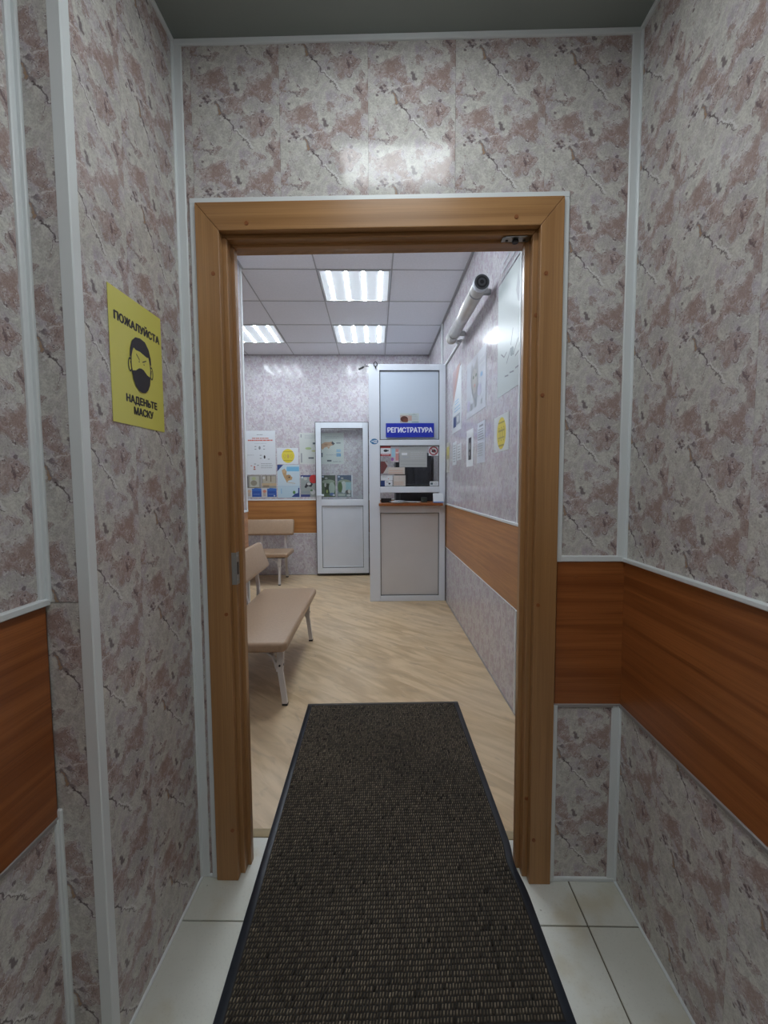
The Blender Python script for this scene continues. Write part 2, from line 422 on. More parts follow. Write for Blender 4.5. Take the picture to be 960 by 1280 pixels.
# ---- vestibule, right wall (local x runs towards the camera)
wr = tag(empty('wall_right', lob(XR, 0), PHI-math.pi/2), 'long marble-print vestibule wall on the right with wide cherry wood band', 'wall', kind='structure')
LEN = 2.25
MB().box((-.12, .009, 0), (LEN, .08, HL+.02), M_BACK).build('wall_core', wr)
sR = seams(0, LEN, .186)
panels(wr, sR, BZ1, HL, M_MARBLE, offs=[.35, .60, .15, .8]); panels(wr, sR, 0, BZ0, M_MARBLE, offs=[.35, .60, .15, .8])
MB().box((.0005, -.002, BZ0), (LEN, .008, BZ1), M_BAND).build('wood_board', wr)
trimbar(wr, (0, -.012, BZ1), (LEN, .003, BZ1+.012)); trimbar(wr, (0, -.006, BZ0-.012), (LEN, .003, BZ0), M_TRIMG)
trimbar(wr, (.0, -.005, BZ1+.01), (.012, .003, HL)); trimbar(wr, (0, -.005, 0), (.010, .003, BZ0-.012))
trimbar(wr, (0, -.008, HL-.012), (LEN, .003, HL)); trimbar(wr, (0, -.006, 0), (LEN, .003, .006))

# ---- vestibule, left wall beside the door (local x runs away from the camera)
YS = -.435; XLN = -.652
wl = tag(empty('wall_left', lob(XL, YS), PHI+math.pi/2), 'marble-print wall to the left of the doorway carrying the yellow mask sign', 'wall', kind='structure')
MB().box((.014, .009, 0), (-YS+.10, .06, HL+.02), M_BACK).build('wall_core', wl)
panels(wl, [0, .178, -YS], 0, HL, M_MARBLE, offs=[.45, .2])
trimbar(wl, (0, -.008, HL-.012), (-YS, .003, HL)); trimbar(wl, (0, -.006, 0), (-YS, .003, .006))
trimbar(wl, (-.004, -.004, 0), (.020, .003, HL-.012)); trimbar(wl, (-YS-.012, -.005, 0), (-YS, .003, HL))
# return face that looks at the camera
ws = tag(empty('wall_left_return', lob(XL, YS), PHI), 'narrow marble-print return face at the step of the left wall', 'wall', kind='structure')
MB().box((XLN-XL-.05, .009, 0), (-.001, .05, HL+.02), M_BACK).build('wall_core', ws)
for (z0, z1, of) in ((0, BZ1-.002, .3), (BZ1-.0005, HL, .75)):
    mb = MB(); mb.box((XLN-XL, 0, z0), (0, .008, z1), M_MARBLE, uvf=lambda P: (P[0]/.25+.6, P[2]/.25+of)); mb.build('panel', ws)
trimbar(ws, (-.022, -.006, 0), (.005, .003, HL)); trimbar(ws, (XLN-XL, -.006, BZ1), (XLN-XL+.014, .003, HL))
trimbar(ws, (XLN-XL, -.006, 0), (XLN-XL+.010, .003, BZ0-.004))
# near left wall
wn = tag(empty('wall_left_near', lob(XLN, -2.25), PHI+math.pi/2), 'marble-print wall at the left edge with a cherry wood band', 'wall', kind='structure')
LN = 2.25+YS
MB().box((0, .009, 0), (LN+.04, .06, HL+.02), M_BACK).build('wall_core', wn)
sL = [0] + [LN-.25*k for k in range(6, -1, -1)]
panels(wn, sL, BZ1, HL, M_MARBLE, offs=[.9, .3, .6, .15]); panels(wn, sL, 0, BZ0-.01, M_MARBLE, offs=[.9, .3, .6, .15])
MB().box((0, -.003, BZ0-.018), (LN-.005, .008, BZ1-.006), M_BAND).build('wood_board', wn)
trimbar(wn, (0, -.012, BZ1-.006), (LN, .003, BZ1+.008)); trimbar(wn, (0, -.005, BZ0-.030), (LN, .003, BZ0-.018), M_TRIMG)
trimbar(wn, (LN-.018, -.006, BZ1+.006), (LN, .003, HL)); trimbar(wn, (LN-.012, -.006, 0), (LN, .003, BZ0-.022))
# rear wall behind the camera
wb = tag(empty('wall_rear', lob(0, -2.25), PHI+math.pi), 'marble-print wall closing the vestibule behind the camera', 'wall', kind='structure')
MB().box((-.86, .009, 0), (.75, .08, HL+.02), M_BACK).build('wall_core', wb)
panels(wb, seams(-.745, .652, -.6), 0, HL, M_MARBLE)
# ceiling and floor
cl = empty('ceiling', lob(0, 0, HL), PHI); tag(cl, 'plain grey-green vestibule ceiling', 'ceiling', kind='structure')
MB().box((-.76, -2.3, 0), (.80, .008, .04), M_LCEIL).build('ceiling_board', cl)
fl = tag(empty('floor', lob(0, 0), PHI), 'off-white square tiles of the vestibule floor with dark grout', 'floor', kind='structure')
MB().box((-.72, -2.3, -.05), (.80, .155, -.004), M_GROUT).build('floor_base', fl)
g_ = .002
for ix in range(-3, 3):
    for iy in range(-8, 2):
        x0, x1 = ix*.3, ix*.3+.3; y0, y1 = -.14+iy*.3-.3+.3, -.14+iy*.3+.3
        x0, x1, y0, y1 = max(x0, -.66), min(x1, .745), max(y0, -2.25), min(y1, .153)
        if x1-x0 < .02 or y1-y0 < .02: continue
        h = random.uniform(-.0004, .0004)
        MB().rbox((x0+g_, y0+g_, -.01), (x1-g_, y1-g_, h), .001, M_TILE, 1, False).build('tile', fl)

# ---------------------------------------------------------------- door frame
df = tag(empty('door_1', lob(0, 0), PHI), 'beech-coloured wooden doorway casing with reddish wood plugs', 'doorway', kind='structure')
AX0, AX1, AZ = -.437, .473, 1.968
BX0, BX1, BZt = -.424, .459, 1.957
DX0, DX1, DZ = -.414, .446, 1.950
def mitred(x0, x1, z1, xi0, xi1, zi, ya, yb, nm):
    """left, right and head pieces of one step of the frame, mitred"""
    for pts, v in (([(x0, 0), (xi0, 0), (xi0, zi), (x0, z1)], True), ([(xi1, 0), (x1, 0), (x1, z1), (xi1, zi)], True), ([(xi0, zi), (xi1, zi), (x1, z1), (x0, z1)], False)):
        mb = MB(); mb.prism(pts, ya, yb, M_FRAME)
        if v:
            mb.uv = [[(mb.v[i][2], mb.v[i][0]+mb.v[i][1]) for i in f] for f in mb.f]
        else:
            mb.uv = [[(mb.v[i][0], mb.v[i][2]+mb.v[i][1]) for i in f] for f in mb.f]
        o = mb.build(nm, df)
        bv = o.modifiers.new('b', 'BEVEL'); bv.width = .0022; bv.segments = 2
mitred(CX0, CX1, CZ, AX0, AX1, AZ, -.016, .008, 'casing')
mitred(-.462, .492, 1.99, BX0, BX1, BZt, .010, .042, 'jamb')
mitred(-.462, .492, 1.99, DX0, DX1, DZ, .040, .066, 'door_stop')
# lining of the wall opening behind the frame and casing on the office side
for a, b in (((-.462, .067, 0), (-.455, .15, 1.99)), ((.485, .067, 0), (.492, .15, 1.99)), ((-.462, .067, 1.983), (.492, .15, 1.99))):
    MB().box(a, b, M_FRAME, vert=True).build('reveal_lining', df)
for a, b in (((-.55, .151, 0), (-.462, .160, 2.06)), ((.492, .151, 0), (.58, .160, 2.06)), ((-.462, .151, 1.99), (.492, .160, 2.06))):
    MB().box(a, b, M_FRAME, vert=True).build('casing', df)
k_ = .988
def LYpt(px, py, yl):
    """point on the plane y = yl of the vestibule seen at pixel px, py"""
    d = fwd + r2*(px-480)/F - u2*(py-640)/F
    n = Vector((-math.sin(PHI), math.cos(PHI), 0)); o = Vector((0, 0, CH)); base = Vector((0, YF, 0))
    t = (yl - (o-base).dot(n))/d.dot(n); P = o+d*t-base
    return P.dot(Vector((math.cos(PHI), math.sin(PHI), 0))), P.z
for (px, py, yl) in ((266.5, 342, -.016), (275, 567, -.016), (283, 768, -.016), (290.5, 1038, -.016), (308, 279, -.016), (645.5, 271, -.016),
                     (682.5, 341.5, -.016), (670, 394, .010), (678, 494, -.016), (672.5, 756.5, -.016), (658, 998, .010), (667, 1050, -.016)):
    x, z = LYpt(px, py, yl)
    mb = MB(); mb.cyl((x, yl-.0018, z), (x, yl+.001, z), .0055, M_DOWEL, 14, r1=.0062); mb.build('wood_plug', df)
# strike plate on the left jamb and latch keeper under the head
(pa, _z), (pb, _z) = LYpt(288.5, 710, .009), LYpt(297, 710, .009); zt, zb_ = LYpt(292, 691, .009)[1], LYpt(292, 731, .009)[1]
pb = min(pb, BX0+.0008)
mb = MB(); mb.box((pa, .0085, zb_), (pb, .0105, zt), M_STRIKE); mb.box((BX0-.001, .0085, zb_), (BX0+.0009, .034, zt), M_STRIKE); mb.box((BX0, .014, zb_+.03), (BX0+.0013, .026, zt-.03), M_BLACK)
for z in (zb_+.012, zt-.012): mb.cyl((BX0, .022, z), (BX0+.0022, .022, z), .004, M_STRIKE, 10)
o = mb.build('strike_plate', df); o['label'] = 'grey metal strike plate'
mb = MB()
x0 = .375
mb.prism([(x0, .018), (x0+.010, .012), (x0+.070, .012), (x0+.080, .018), (x0+.080, .044), (x0+.070, .050), (x0+.010, .050), (x0, .044)], BZt-.005, BZt-.003, M_STEEL, axis='z')
mb.cyl((x0+.04, .031, BZt-.004), (x0+.04, .031, BZt-.012), .009, M_BLACK, 12)
for q in (.015, .065): mb.cyl((x0+q, .031, BZt-.004), (x0+q, .031, BZt-.007), .004, M_BLACK, 10)
mb.box((x0+.01, .016, BZt-.004), (x0+.07, .041, BZt+.002), M_STEEL)
o = mb.build('latch_keeper', df); o['label'] = 'small steel keeper under the door head'
# threshold
M_TH = mat('threshold_strip', (.52, .43, .27), .4, .2)
o = MB().rbox((-.455, .153, -.0035), (.485, .190, .0012), .0012, M_TH, 1).build('trim_1', None, lob(0, 0), PHI)
tag(o, 'beige threshold strip between tiles and wood-look floor', 'threshold', kind='structure')

# ---------------------------------------------------------------- office shell
fo = tag(empty('floor.001', (0, 0, 0)), 'pale oak-look linoleum floor of the reception room', 'floor', kind='structure')
mb = MB()
XL2 = -2.65
mb.prism([(XL2, 1.3), (.80, 1.3), (.80, YB+.05), (XL2, YB+.05)], -.05, -.0045, M_LINO, axis='z')
mb.build('floor_base', fo)
ya, yb_ = lob(-1, .19)[1], lob(.9, .19)[1]
mb = MB(); mb.prism([(XL2, 1.33+.30), (XL2, YB), (XR2, YB), (XR2, lob(XR2, .155)[1]), lob(-.55, .155)[:2], (XL2, lob(XL2, .155)[1])], -.0045, 0.0, M_LINO, axis='z')
mb.build('linoleum', fo)

def office_wall(name, label, loc, rz, x0, x1, first, band=True, H=H2, extra=None, core=(0, 0), z1=None):
    w = tag(empty(name, loc, rz), label, 'wall', kind='structure')
    MB().box((x0-core[0], .009, 0), (x1+core[1], .06, H), M_BACK).build('wall_core', w)
    sm = seams(x0, x1, first)
    if band:
        panels(w, sm, BZ1+.008, H, M_MARBLE2); panels(w, sm, 0, BZ0, M_MARBLE2)
        MB().box((x0, -.002, BZ0), (x1, .008, BZ1+.008), M_BAND2).build('wood_board', w)
        trimbar(w, (x0, -.008, BZ1+.006), (x1, .003, BZ1+.022)); trimbar(w, (x0, -.004, BZ0-.008), (x1, .003, BZ0), M_TRIM)
    else: panels(w, sm, 0, H, M_MARBLE2)
    trimbar(w, (x0, -.006, 0), (x1, .003, .008), M_TRIMG)
    return w
wbk = office_wall('wall_back', 'far wall of the reception room with notices above a wood band', (0, YB, 0), 0, XL2, XR2, XL2+.2)
wri = office_wall('wall_right.001', 'right wall of the reception room with posters and a tubular lamp', (XR2, YB, 0), -math.pi/2, 0, YB-1.43, .1)
trimbar(wri, (YB-2.235, -.005, BZ1+.02), (YB-2.21, .003, H2)); trimbar(wri, (YB-2.235, -.005, 0), (YB-2.215, .003, BZ0-.006))
trimbar(wri, (0, -.005, BZ1+.02), (.02, .003, H2))
wli = office_wall('wall_left.001', 'left wall of the reception room beside the nearer bench', (XW, 1.45, 0), math.pi/2, 0, YW-1.45, .1, core=(0, 0))
trimbar(wli, (YW-1.45-.03, -.006, BZ1+.02), (YW-1.45, .003, H2)); trimbar(wli, (YW-1.45-.03, -.005, 0), (YW-1.45, .003, BZ0-.006))
w3 = office_wall('wall_left_recess', 'side of the recess behind the left wall', (XW, YW, 0), math.pi, .0, XW-XL2, .25)
w4 = office_wall('wall_left_far', 'far left wall of the recess', (XL2, YW, 0), math.pi/2, 0, YB-YW, .25)
w5 = tag(empty('wall_front.001', lob(0, .151), PHI), 'office side of the doorway wall', 'wall', kind='structure')
MB().box((-1.1, .0, 0), (-.555, .008, H2), M_MARBLE2, uvf=lambda P: (P[0]*4, P[2]*4)).build('panel', w5)
MB().box((.585, .0, 0), (.78, .008, H2), M_MARBLE2, uvf=lambda P: (P[0]*4, P[2]*4)).build('panel', w5)
MB().box((-.555, .0, 2.065), (.585, .008, H2), M_MARBLE2, uvf=lambda P: (P[0]*4, P[2]*4)).build('panel', w5)
MB().box((-1.15, -.05, 0), (-.70, -.001, H2), M_BACK).build('wall_core', w5)

# suspended ceiling: 0.6 m tiles lying on a grid of T bars
GX, GY = -.4481, 3.5452
co = tag(empty('ceiling.001', (0, 0, H2)), 'suspended reception ceiling of white tiles in a grid', 'ceiling', kind='structure')
MB().box((XL2, 1.2, .06), (.80, YB+.05, .08), M_CEIL).build('ceiling_slab', co)
lights = [(0, 0), (0, 2), (-2, 2), (0, -2), (-2, 0)]     # grid cells
tile_me = {}
for i in range(-4, 2):
    for j in range(-4, 4):
        if (i, j) in lights and i > -2 or (i, j) == (-2, 2): continue
        x0, x1 = max(GX+.6*i, XL2), min(GX+.6*i+.6, XR2); y0, y1 = max(GY+.6*j, 1.25), min(GY+.6*j+.6, YB)
        if i <= -2 and y1 <= YW: continue
        if x1-x0 < .02 or y1-y0 < .02: continue
        key = (round(x1-x0, 3), round(y1-y0, 3))
        if key in tile_me:
            o = bpy.data.objects.new('ceiling_tile', tile_me[key]); COL.objects.link(o); o.parent = co; o.location = (x0, y0, 0)
        else:
            o = MB().rbox((.002, .002, .002), (key[0]-.002, key[1]-.002, .016), .003, M_CEIL, 1, False).build('ceiling_tile', co, (x0, y0, 0)); tile_me[key] = o.data
for i in range(-3, 3):
    x = GX+.6*i
    ylo = 1.25 if i > -1 else YW
    if XL2 < x < XR2: MB().box((x-.0048, ylo, -.001), (x+.0048, YB, .004), M_TBAR).build('grid_bar', co)
for j in range(-3, 4):
    y = GY+.6*j
    if y < YB: MB().box((XL2 if y > YW else XW, y-.0048, -.0012), (XR2, y+.0048, .0038), M_TBAR).build('grid_bar', co)
for a, b in (((XL2, YB-.02, -.001), (XR2, YB, .003)), ((XR2-.02, 1.45, -.001), (XR2, YB, .003)), ((XW, 1.45, -.001), (XW+.02, YW, .003))):
    MB().box(a, b, M_TBAR).build('grid_bar', co)

# LED panels
def led(label, i, j, first=[None]):
    x, y = GX+.6*i, GY+.6*j
    if first[0] is None:
        r = empty('ceiling_light', (0, 0, 0))
        a, b = .010, .590
        mb = MB(); w = .012
        for p, q in (((a, a, -.003), (b, a+w, .02)), ((a, b-w, -.003), (b, b, .02)), ((a, a+w, -.003), (a+w, b-w, .02)), ((b-w, a+w, -.003), (b, b-w, .02))): mb.box(p, q, M_WHITE)
        mb.build('frame', r)
        MB().box((a+w, a+w, .002), (b-w, b-w, .008), M_DIFF).build('diffuser', r)
        for k in range(4):
            c = .6*(k+.5)/4*.94+.018
            MB().rbox((c-.0105, a+w+.002, -.001), (c+.0105, b-w-.002, .003), .0018, M_STRIP, 1, False).build('led_strip', r)
        first[0] = r
    else:
        r = first[0].copy(); COL.objects.link(r)
        for ch in first[0].children:
            c = ch.copy(); COL.objects.link(c); c.parent = r
    r.location = (x, y, H2)
    return tag(r, label, 'ceiling light', 'square LED panels in the office ceiling')
led('square four-strip LED ceiling panel nearest the doorway, above the room centre', 0, 0)
led('four-strip LED ceiling panel in the centre column, just before the far wall', 0, 2)
led('four-strip LED ceiling panel at far left, partly behind the door frame', -2, 2)
led('four-strip LED ceiling panel just beyond the door head, hidden above it', 0, -2)

# vestibule lamp
vl = empty('ceiling_lamp', lob(.075, -.47, HL), PHI); tag(vl, 'flat rectangular lamp on the vestibule ceiling above the camera', 'ceiling lamp')
MB().rbox((-.22, -.11, -.016), (.22, .11, 0), .006, M_WHITE, 2).build('housing', vl)
MB().rbox((-.205, -.095, -.024), (.205, .095, -.012), .004, M_LAMP, 2).build('diffuser', vl)

vm = empty('ceiling_lamp', lob(.09, -1.42, HL), PHI); tag(vm, 'square fill lamp added on the vestibule ceiling behind the camera', 'ceiling lamp')  # added fill lamp, unseen; lights the walls more evenly than one lamp
MB().rbox((-.30, -.30, -.016), (.30, .30, 0), .006, M_WHITE, 2).build('housing', vm)
MB().rbox((-.285, -.285, -.024), (.285, .285, -.012), .004, M_LAMP_FILL, 2).build('diffuser', vm)

# ---------------------------------------------------------------- reception booth
BY = 4.465; bx0, bx1 = -.052, .738; bt = .06
rb = tag(empty('reception_booth', (0, BY, 0)), 'white plastic reception booth with a service window under the blue sign', 'booth')
def prof(a, b, nm='frame_profile', m=None, r=.004): return MB().rbox(a, b, r, m or M_PLAST, 2, False).build(nm, rb)
BH = 2.454; ix0, ix1 = .060, .674
prof((bx0, 0, 0), (ix0, bt, BH)); prof((ix1, 0, 0), (bx1, bt, BH))
prof((ix0, 0, 2.392), (ix1, bt, BH)); prof((ix0, 0, 1.632), (ix1, bt, 1.690)); prof((ix0, 0, 1.146), (ix1, bt, 1.208))
prof((ix0, 0, .935), (ix1, bt, 1.010)); prof((ix0, 0, 0), (ix1, bt, .060))
def infill(z0, z1, nm, m):
    for a, b in (((ix0, .009, z0), (ix0+.006, .030, z1)), ((ix1-.006, .009, z0), (ix1, .030, z1)), ((ix0, .009, z1-.006), (ix1, .030, z1)), ((ix0, .009, z0), (ix1, .030, z0+.006))):
        MB().box(a, b, M_GASKET).build('gasket', rb)
    return MB().box((ix0+.005, .018, z0+.005), (ix1-.005, .034, z1-.005), m).build(nm, rb)
infill(1.690, 2.392, 'upper_panel', mat('booth_upper_infill', (.57, .65, .75), .3)); infill(.060, .935, 'lower_panel', M_BOOTHP); infill(1.208, 1.632, 'window_pane', M_GLASS)
o = MB().rbox((ix0-.015, -.075, 1.012), (ix1+.030, .32, 1.040), .004, M_BAND, 2, False).build('counter_shelf', rb); o['label'] = 'cherry wood counter shelf'
# side of the booth with its doorway
sd = YB-BY
for a, b in (((bx0, bt, 0), (bx0+.06, bt+.09, BH)), ((bx0, sd-.075, 0), (bx0+.06, sd, BH)), ((bx0, bt+.09, 2.06), (bx0+.06, sd-.075, 2.12)), ((bx0, bt+.09, BH-.05), (bx0+.06, sd-.075, BH))): prof(a, b)
MB().box((bx0+.02, bt+.09, 2.12), (bx0+.04, sd-.075, BH-.05), M_BOOTHP).build('upper_panel', rb)

# blue wifi-like round sticker etc: printed sheets ---------------------------------
def text_tris(txt, bold=0.):
    c = bpy.data.curves.new('t', 'FONT'); c.body = txt; c.size = 1; c.align_x = 'LEFT'; c.offset = bold; c.resolution_u = 3; c.space_character = 1.0+bold*1.2
    o = bpy.data.objects.new('t', c); me = bpy.data.meshes.new_from_object(o)
    v = [tuple(p.co) for p in me.vertices]; f = [list(p.vertices) for p in me.polygons]
    bpy.data.objects.remove(o); bpy.data.curves.remove(c); bpy.data.meshes.remove(me)
    return v, f
def ink(c):
    n = 'ink_%02d_%02d_%02d' % tuple(int(x*99) for x in c)
    return mat(n, c, .45)
class Print(MB):
    """flat shapes printed on a sheet of w x h metres; positions in fractions of the sheet, origin bottom left"""
    def __init__(s, w, h): super().__init__(); s.w, s.h, s.k = w, h, 0
    def lay(s): s.k += 1; return -.0006-.00006*s.k
    def poly(s, pts, c):
        y = s.lay(); o = len(s.v); s.v += [(p[0]*s.w, y, p[1]*s.h) for p in pts]; s.face([o+i for i in range(len(pts))], ink(c)); return s
    def rect(s, x0, z0, x1, z1, c): return s.poly([(x0, z0), (x1, z0), (x1, z1), (x0, z1)], c)
    def ell(s, x, z, rx, rz, c, n=24, a0=0, rot=0):
        pts = []
        for i in range(n):
            a = 2*math.pi*i/n; ex, ez = math.cos(a)*rx*s.w, math.sin(a)*rz*s.h
            pts.append((x+(ex*math.cos(rot)-ez*math.sin(rot))/s.w, z+(ex*math.sin(rot)+ez*math.cos(rot))/s.h))
        return s.poly(pts, c)
    def line(s, pts, wd, c):
        """polyline of width wd (metres)"""
        for (a, b) in zip(pts, pts[1:]):
            A = Vector((a[0]*s.w, a[1]*s.h)); B = Vector((b[0]*s.w, b[1]*s.h)); d = (B-A).normalized(); n = Vector((-d.y, d.x))*wd/2
            s.poly([((P.x)/s.w, (P.y)/s.h) for P in (A-n, B-n, B+n, A+n)], c)
        return s
    def ring(s, x, z, rx, rz, wd, c, n=28):
        y = s.lay(); o = len(s.v)
        for i in range(n):
            a = 2*math.pi*i/n
            for q in (0, 1): s.v.append((x*s.w+math.cos(a)*(rx*s.w-q*wd), y, z*s.h+math.sin(a)*(rz*s.h-q*wd)))
        for i in range(n):
            j = (i+1) % n; s.face([o+2*i, o+2*j, o+2*j+1, o+2*i+1], ink(c))
        return s
    def text(s, txt, x0, x1, z0, z1, c, bold=.02):
        v, f = text_tris(txt, 0)
        ax, bx = min(p[0] for p in v), max(p[0] for p in v); az, bz = min(p[1] for p in v), max(p[1] for p in v)
        d = bold*1.1*(z1-z0)*s.h
        for sh, sv in ((-d, 0), (d, 0), (0, 0), (0, d*.6), (0, -d*.6)) if bold else ((0, 0),):
            y = s.lay(); o = len(s.v)
            s.v += [((x0+(p[0]-ax)/(bx-ax)*(x1-x0))*s.w+sh, y, (z0+(p[1]-az)/(bz-az)*(z1-z0))*s.h+sv) for p in v]
            for q in f: s.face([o+i for i in q], ink(c))
        return s
    def lines(s, x0, x1, z1, z0, n, c, th=.35, ragged=.15):
        """rows of small unreadable print"""
        st = (z1-z0)/n
        for i in range(n):
            z = z1-st*(i+.5); x = x0; e = x1-(x1-x0)*random.random()*ragged
            while x < e-.01:
                wl_ = min(random.uniform(.05, .14), e-x); s.rect(x, z-st*th/2, x+wl_*.88, z+st*th/2, c); x += wl_
        return s
def sheet(name, label, cat, loc, rz, w, h, base=None, pr=None, th=.0006, group=None, tilt=0, parent=None):
    o = MB().box((0, -th, 0), (w, 0, h), base or M_PAPER).build(name, parent, loc, rz)
    if tilt: o.rotation_euler.y = tilt
    if label: tag(o, label, cat, group)
    if pr and pr.v: 
        p_ = pr.build('printed_design', o)
        if th > .0006: p_.location.y = -(th-.0006)
    return o
INK = (.03, .03, .04); GREY = (.25, .27, .30); LG = (.42, .45, .48)

# mask notice
w_, h_ = .213, .296
p = Print(w_, h_)
YC = (.76, .72, .15)
p.text('ПОЖАЛУЙСТА', .09, .95, .765, .845, INK, .07)
p.text('НАДЕНЬТЕ', .24, .84, .168, .238, INK, .07); p.text('МАСКУ', .37, .75, .092, .152, INK, .07)
# head: ears, face outline, hair, brows, mask
p.ell(.325, .475, .035, .055, INK); p.ell(.327, .475, .022, .042, YC); p.ell(.745, .475, .035, .055, INK); p.ell(.743, .475, .022, .042, YC)
p.ell(.535, .50, .200, .190, INK, 36); p.ell(.535, .50, .182, .178, YC, 36)
p.poly([(.325, .535), (.335, .60), (.37, .665), (.44, .71), (.535, .722), (.63, .712), (.70, .665), (.737, .60), (.745, .535), (.715, .56), (.705, .60), (.66, .592), (.60, .600), (.52, .612), (.44, .610), (.40, .622), (.375, .600), (.36, .56)], (.035, .035, .05))
p.poly([(.45, .585), (.51, .545), (.505, .538), (.445, .575)], INK).poly([(.56, .540), (.64, .565), (.64, .556), (.56, .531)], INK)
p.ell(.497, .527, .010, .005, INK).ell(.59, .520, .010, .005, INK)
p.poly([(.355, .435), (.42, .445), (.49, .475), (.535, .480), (.58, .475), (.65, .445), (.715, .435), (.70, .37), (.655, .32), (.60, .293), (.535, .283), (.47, .293), (.415, .32), (.37, .37)], (.03, .03, .04))
p.line([(.327, .50), (.365, .425)], .002, INK).line([(.743, .50), (.705, .425)], .002, INK)
xs, ys, zs = lob(XL+.001, -.338, 1.388)
sheet('notice', 'bright yellow notice of a masked head beside the doorway', 'notice', (xs, ys, zs), PHI+math.pi/2, w_, h_, mat('yellow_paper', YC, .3), p, tilt=0)

# blue registry sign
w_, h_ = .495, .143
p = Print(w_, h_); p.text('РЕГИСТРАТУРА', .035, .965, .34, .70, (.82, .84, .95), .055)
sheet('sign', 'royal blue plate reading РЕГИСТРАТУРА above the service window', 'sign', (.123, BY-.002, 1.715), 0, w_, h_, mat('royal_blue_plastic', (.012, .03, .42), .35), p, th=.005)
# card above it
p = Print(.195, .095); p.rect(0, 0, .42, .8, (.50, .42, .38)).ell(.22, .38, .20, .32, (.10, .03, .02)).ell(.30, .25, .14, .2, (.16, .05, .03)).rect(.42, .2, .62, .75, (.55, .38, .33)).lines(.62, .96, .75, .2, 3, LG).rect(.62, .02, .98, .08, (.10, .25, .22)).text('Dr', .7, .8, .86, .97, GREY, 0)
p.lines(.45, .95, .86, .76, 1, (.1, .3, .3))
sheet('card', 'small card with a dark brown puppy photo above the blue sign', 'card', (.270, BY+.0175, 1.867), 0, .195, .095, mat('card_paper', (.55, .62, .62), .5), p)
# round blue sticker on the left stile (mark with three white letters)
p = Print(.095, .062)
pts = [(-.038, .031)] + [(.008+.040*math.cos(a), .031+.029*math.sin(a)) for a in [math.radians(-125+250*i/16) for i in range(17)]]
sti = MB(); sti.prism(pts, -.001, 0, mat('sticker_blue', (.03, .17, .38), .35))
o = sti.build('sticker', None, (-.005, BY-.0005, 1.642)); tag(o, 'small blue drop-shaped sticker with white letters on the booth stile', 'sticker')
p = Print(1, 1); p.text('Wi', -.022, -.001, .022, .041, (.8, .85, .9), .03); p.rect(.003, .014, .036, .046, (.7, .78, .85)); p.text('Fi', .009, .028, .021, .040, (.03, .17, .38), .03)
p.build('printed_design', o).location.y = -.0006

# notices stuck inside the service window
gz0 = 1.215; gy = BY+.017
def win(label, cat, x0, z0, x1, z1, base, pr=None, name='notice'):
    return sheet(name, label, cat, (x0, gy-.0001, z0), 0, x1-x0, z1-z0, base, pr)
p = Print(.105, .10); p.rect(0, .82, 1, 1, (.42, .05, .06)).rect(0, 0, 1, .22, (.42, .05, .06)).ell(.5, .55, .2, .13, INK).rect(.55, .5, .8, .62, INK).lines(.1, .9, .2, .05, 1, (.7, .6, .6))
win('red and white camera warning notice in the window corner', 'notice', .067, 1.525, .170, 1.625, M_PAPER, p)
p = Print(.085, .15); p.rect(.1, .35, .55, .95, (.32, .55, .68)).rect(.6, .1, .95, .9, (.62, .30, .28)).ell(.2, .2, .18, .12, (.35, .15, .45)).rect(.62, .6, .92, .7, (.7, .6, .6))
win('pastel blue and red leaflet behind the window glass', 'leaflet', .172, 1.462, .256, 1.622, mat('pinkish_paper', (.56, .50, .54), .6), p, 'leaflet')
p = Print(.29, .20); p.line([(.05, .90), (.95, .88)], .003, GREY).rect(.08, .62, .28, .74, (.72, .75, .78)).rect(.12, .46, .34, .56, LG).line([(.05, .32), (.95, .30)], .002, GREY).line([(.05, .14), (.95, .12)], .002, GREY).lines(.4, .95, .80, .40, 4, (.50, .53, .54))
win('large pale grey typed sheet in the middle of the service window', 'notice', .262, 1.410, .548, 1.622, mat('grey_paper', (.44, .46, .46), .6), p)
o = sheet('sticker', 'round red no-entry style sticker at the window upper right corner', 'sticker', (.566, gy-.0001, 1.527), 0, .102, .098, M_PAPER,
          Print(.102, .098).ell(.5, .5, .47, .47, (.30, .03, .05), 30).ell(.5, .5, .35, .35, (.62, .60, .62), 30).ell(.52, .50, .22, .17, INK).rect(.3, .40, .75, .5, INK).line([(.2, .8), (.8, .2)], .008, (.30, .03, .05)))
p = Print(.08, .14)
win('dark red folded leaflet at the window left side', 'leaflet', .067, 1.345, .140, 1.470, mat('wine_red_paper', (.16, .05, .05), .5), Print(.073, .125).poly([(.5, 1), (1, .95), (1, .6), (.6, .97)], (.5, .48, .48)).poly([(0, 0), (.35, 0), (1, .62), (1, 0)], (.5, .48, .46)), 'leaflet')
win('white slip of paper low in the window with a red dot', 'slip', .070, 1.276, .192, 1.325, M_PAPER, Print(.12, .05).ell(.65, .3, .04, .08, (.5, .05, .05)).lines(.1, .6, .9, .5, 2, LG), 'paper_slip')
win('navy and white business card at the window lower left corner', 'card', .067, 1.214, .188, 1.272, M_PAPER, Print(.121, .058).rect(0, 0, .35, 1, (.02, .05, .18)).ell(.75, .45, .09, .16, INK).lines(.45, .7, .9, .6, 1, GREY), 'card')
win('small white card with grey print at the window lower right corner', 'card', .578, 1.212, .672, 1.262, M_PAPER, Print(.094, .05).rect(.08, .3, .34, .7, (.05, .12, .14)).ring(.65, .5, .12, .2, .002, GREY), 'card')
win('cream price list behind the window above the slips', 'notice', .145, 1.335, .318, 1.408, mat('cream_paper', (.58, .53, .48), .6), Print(.173, .073).lines(.05, .95, .7, .1, 2, (.60, .40, .32)).line([(.02, .05), (.98, .05)], .002, (.5, .2, .15)))
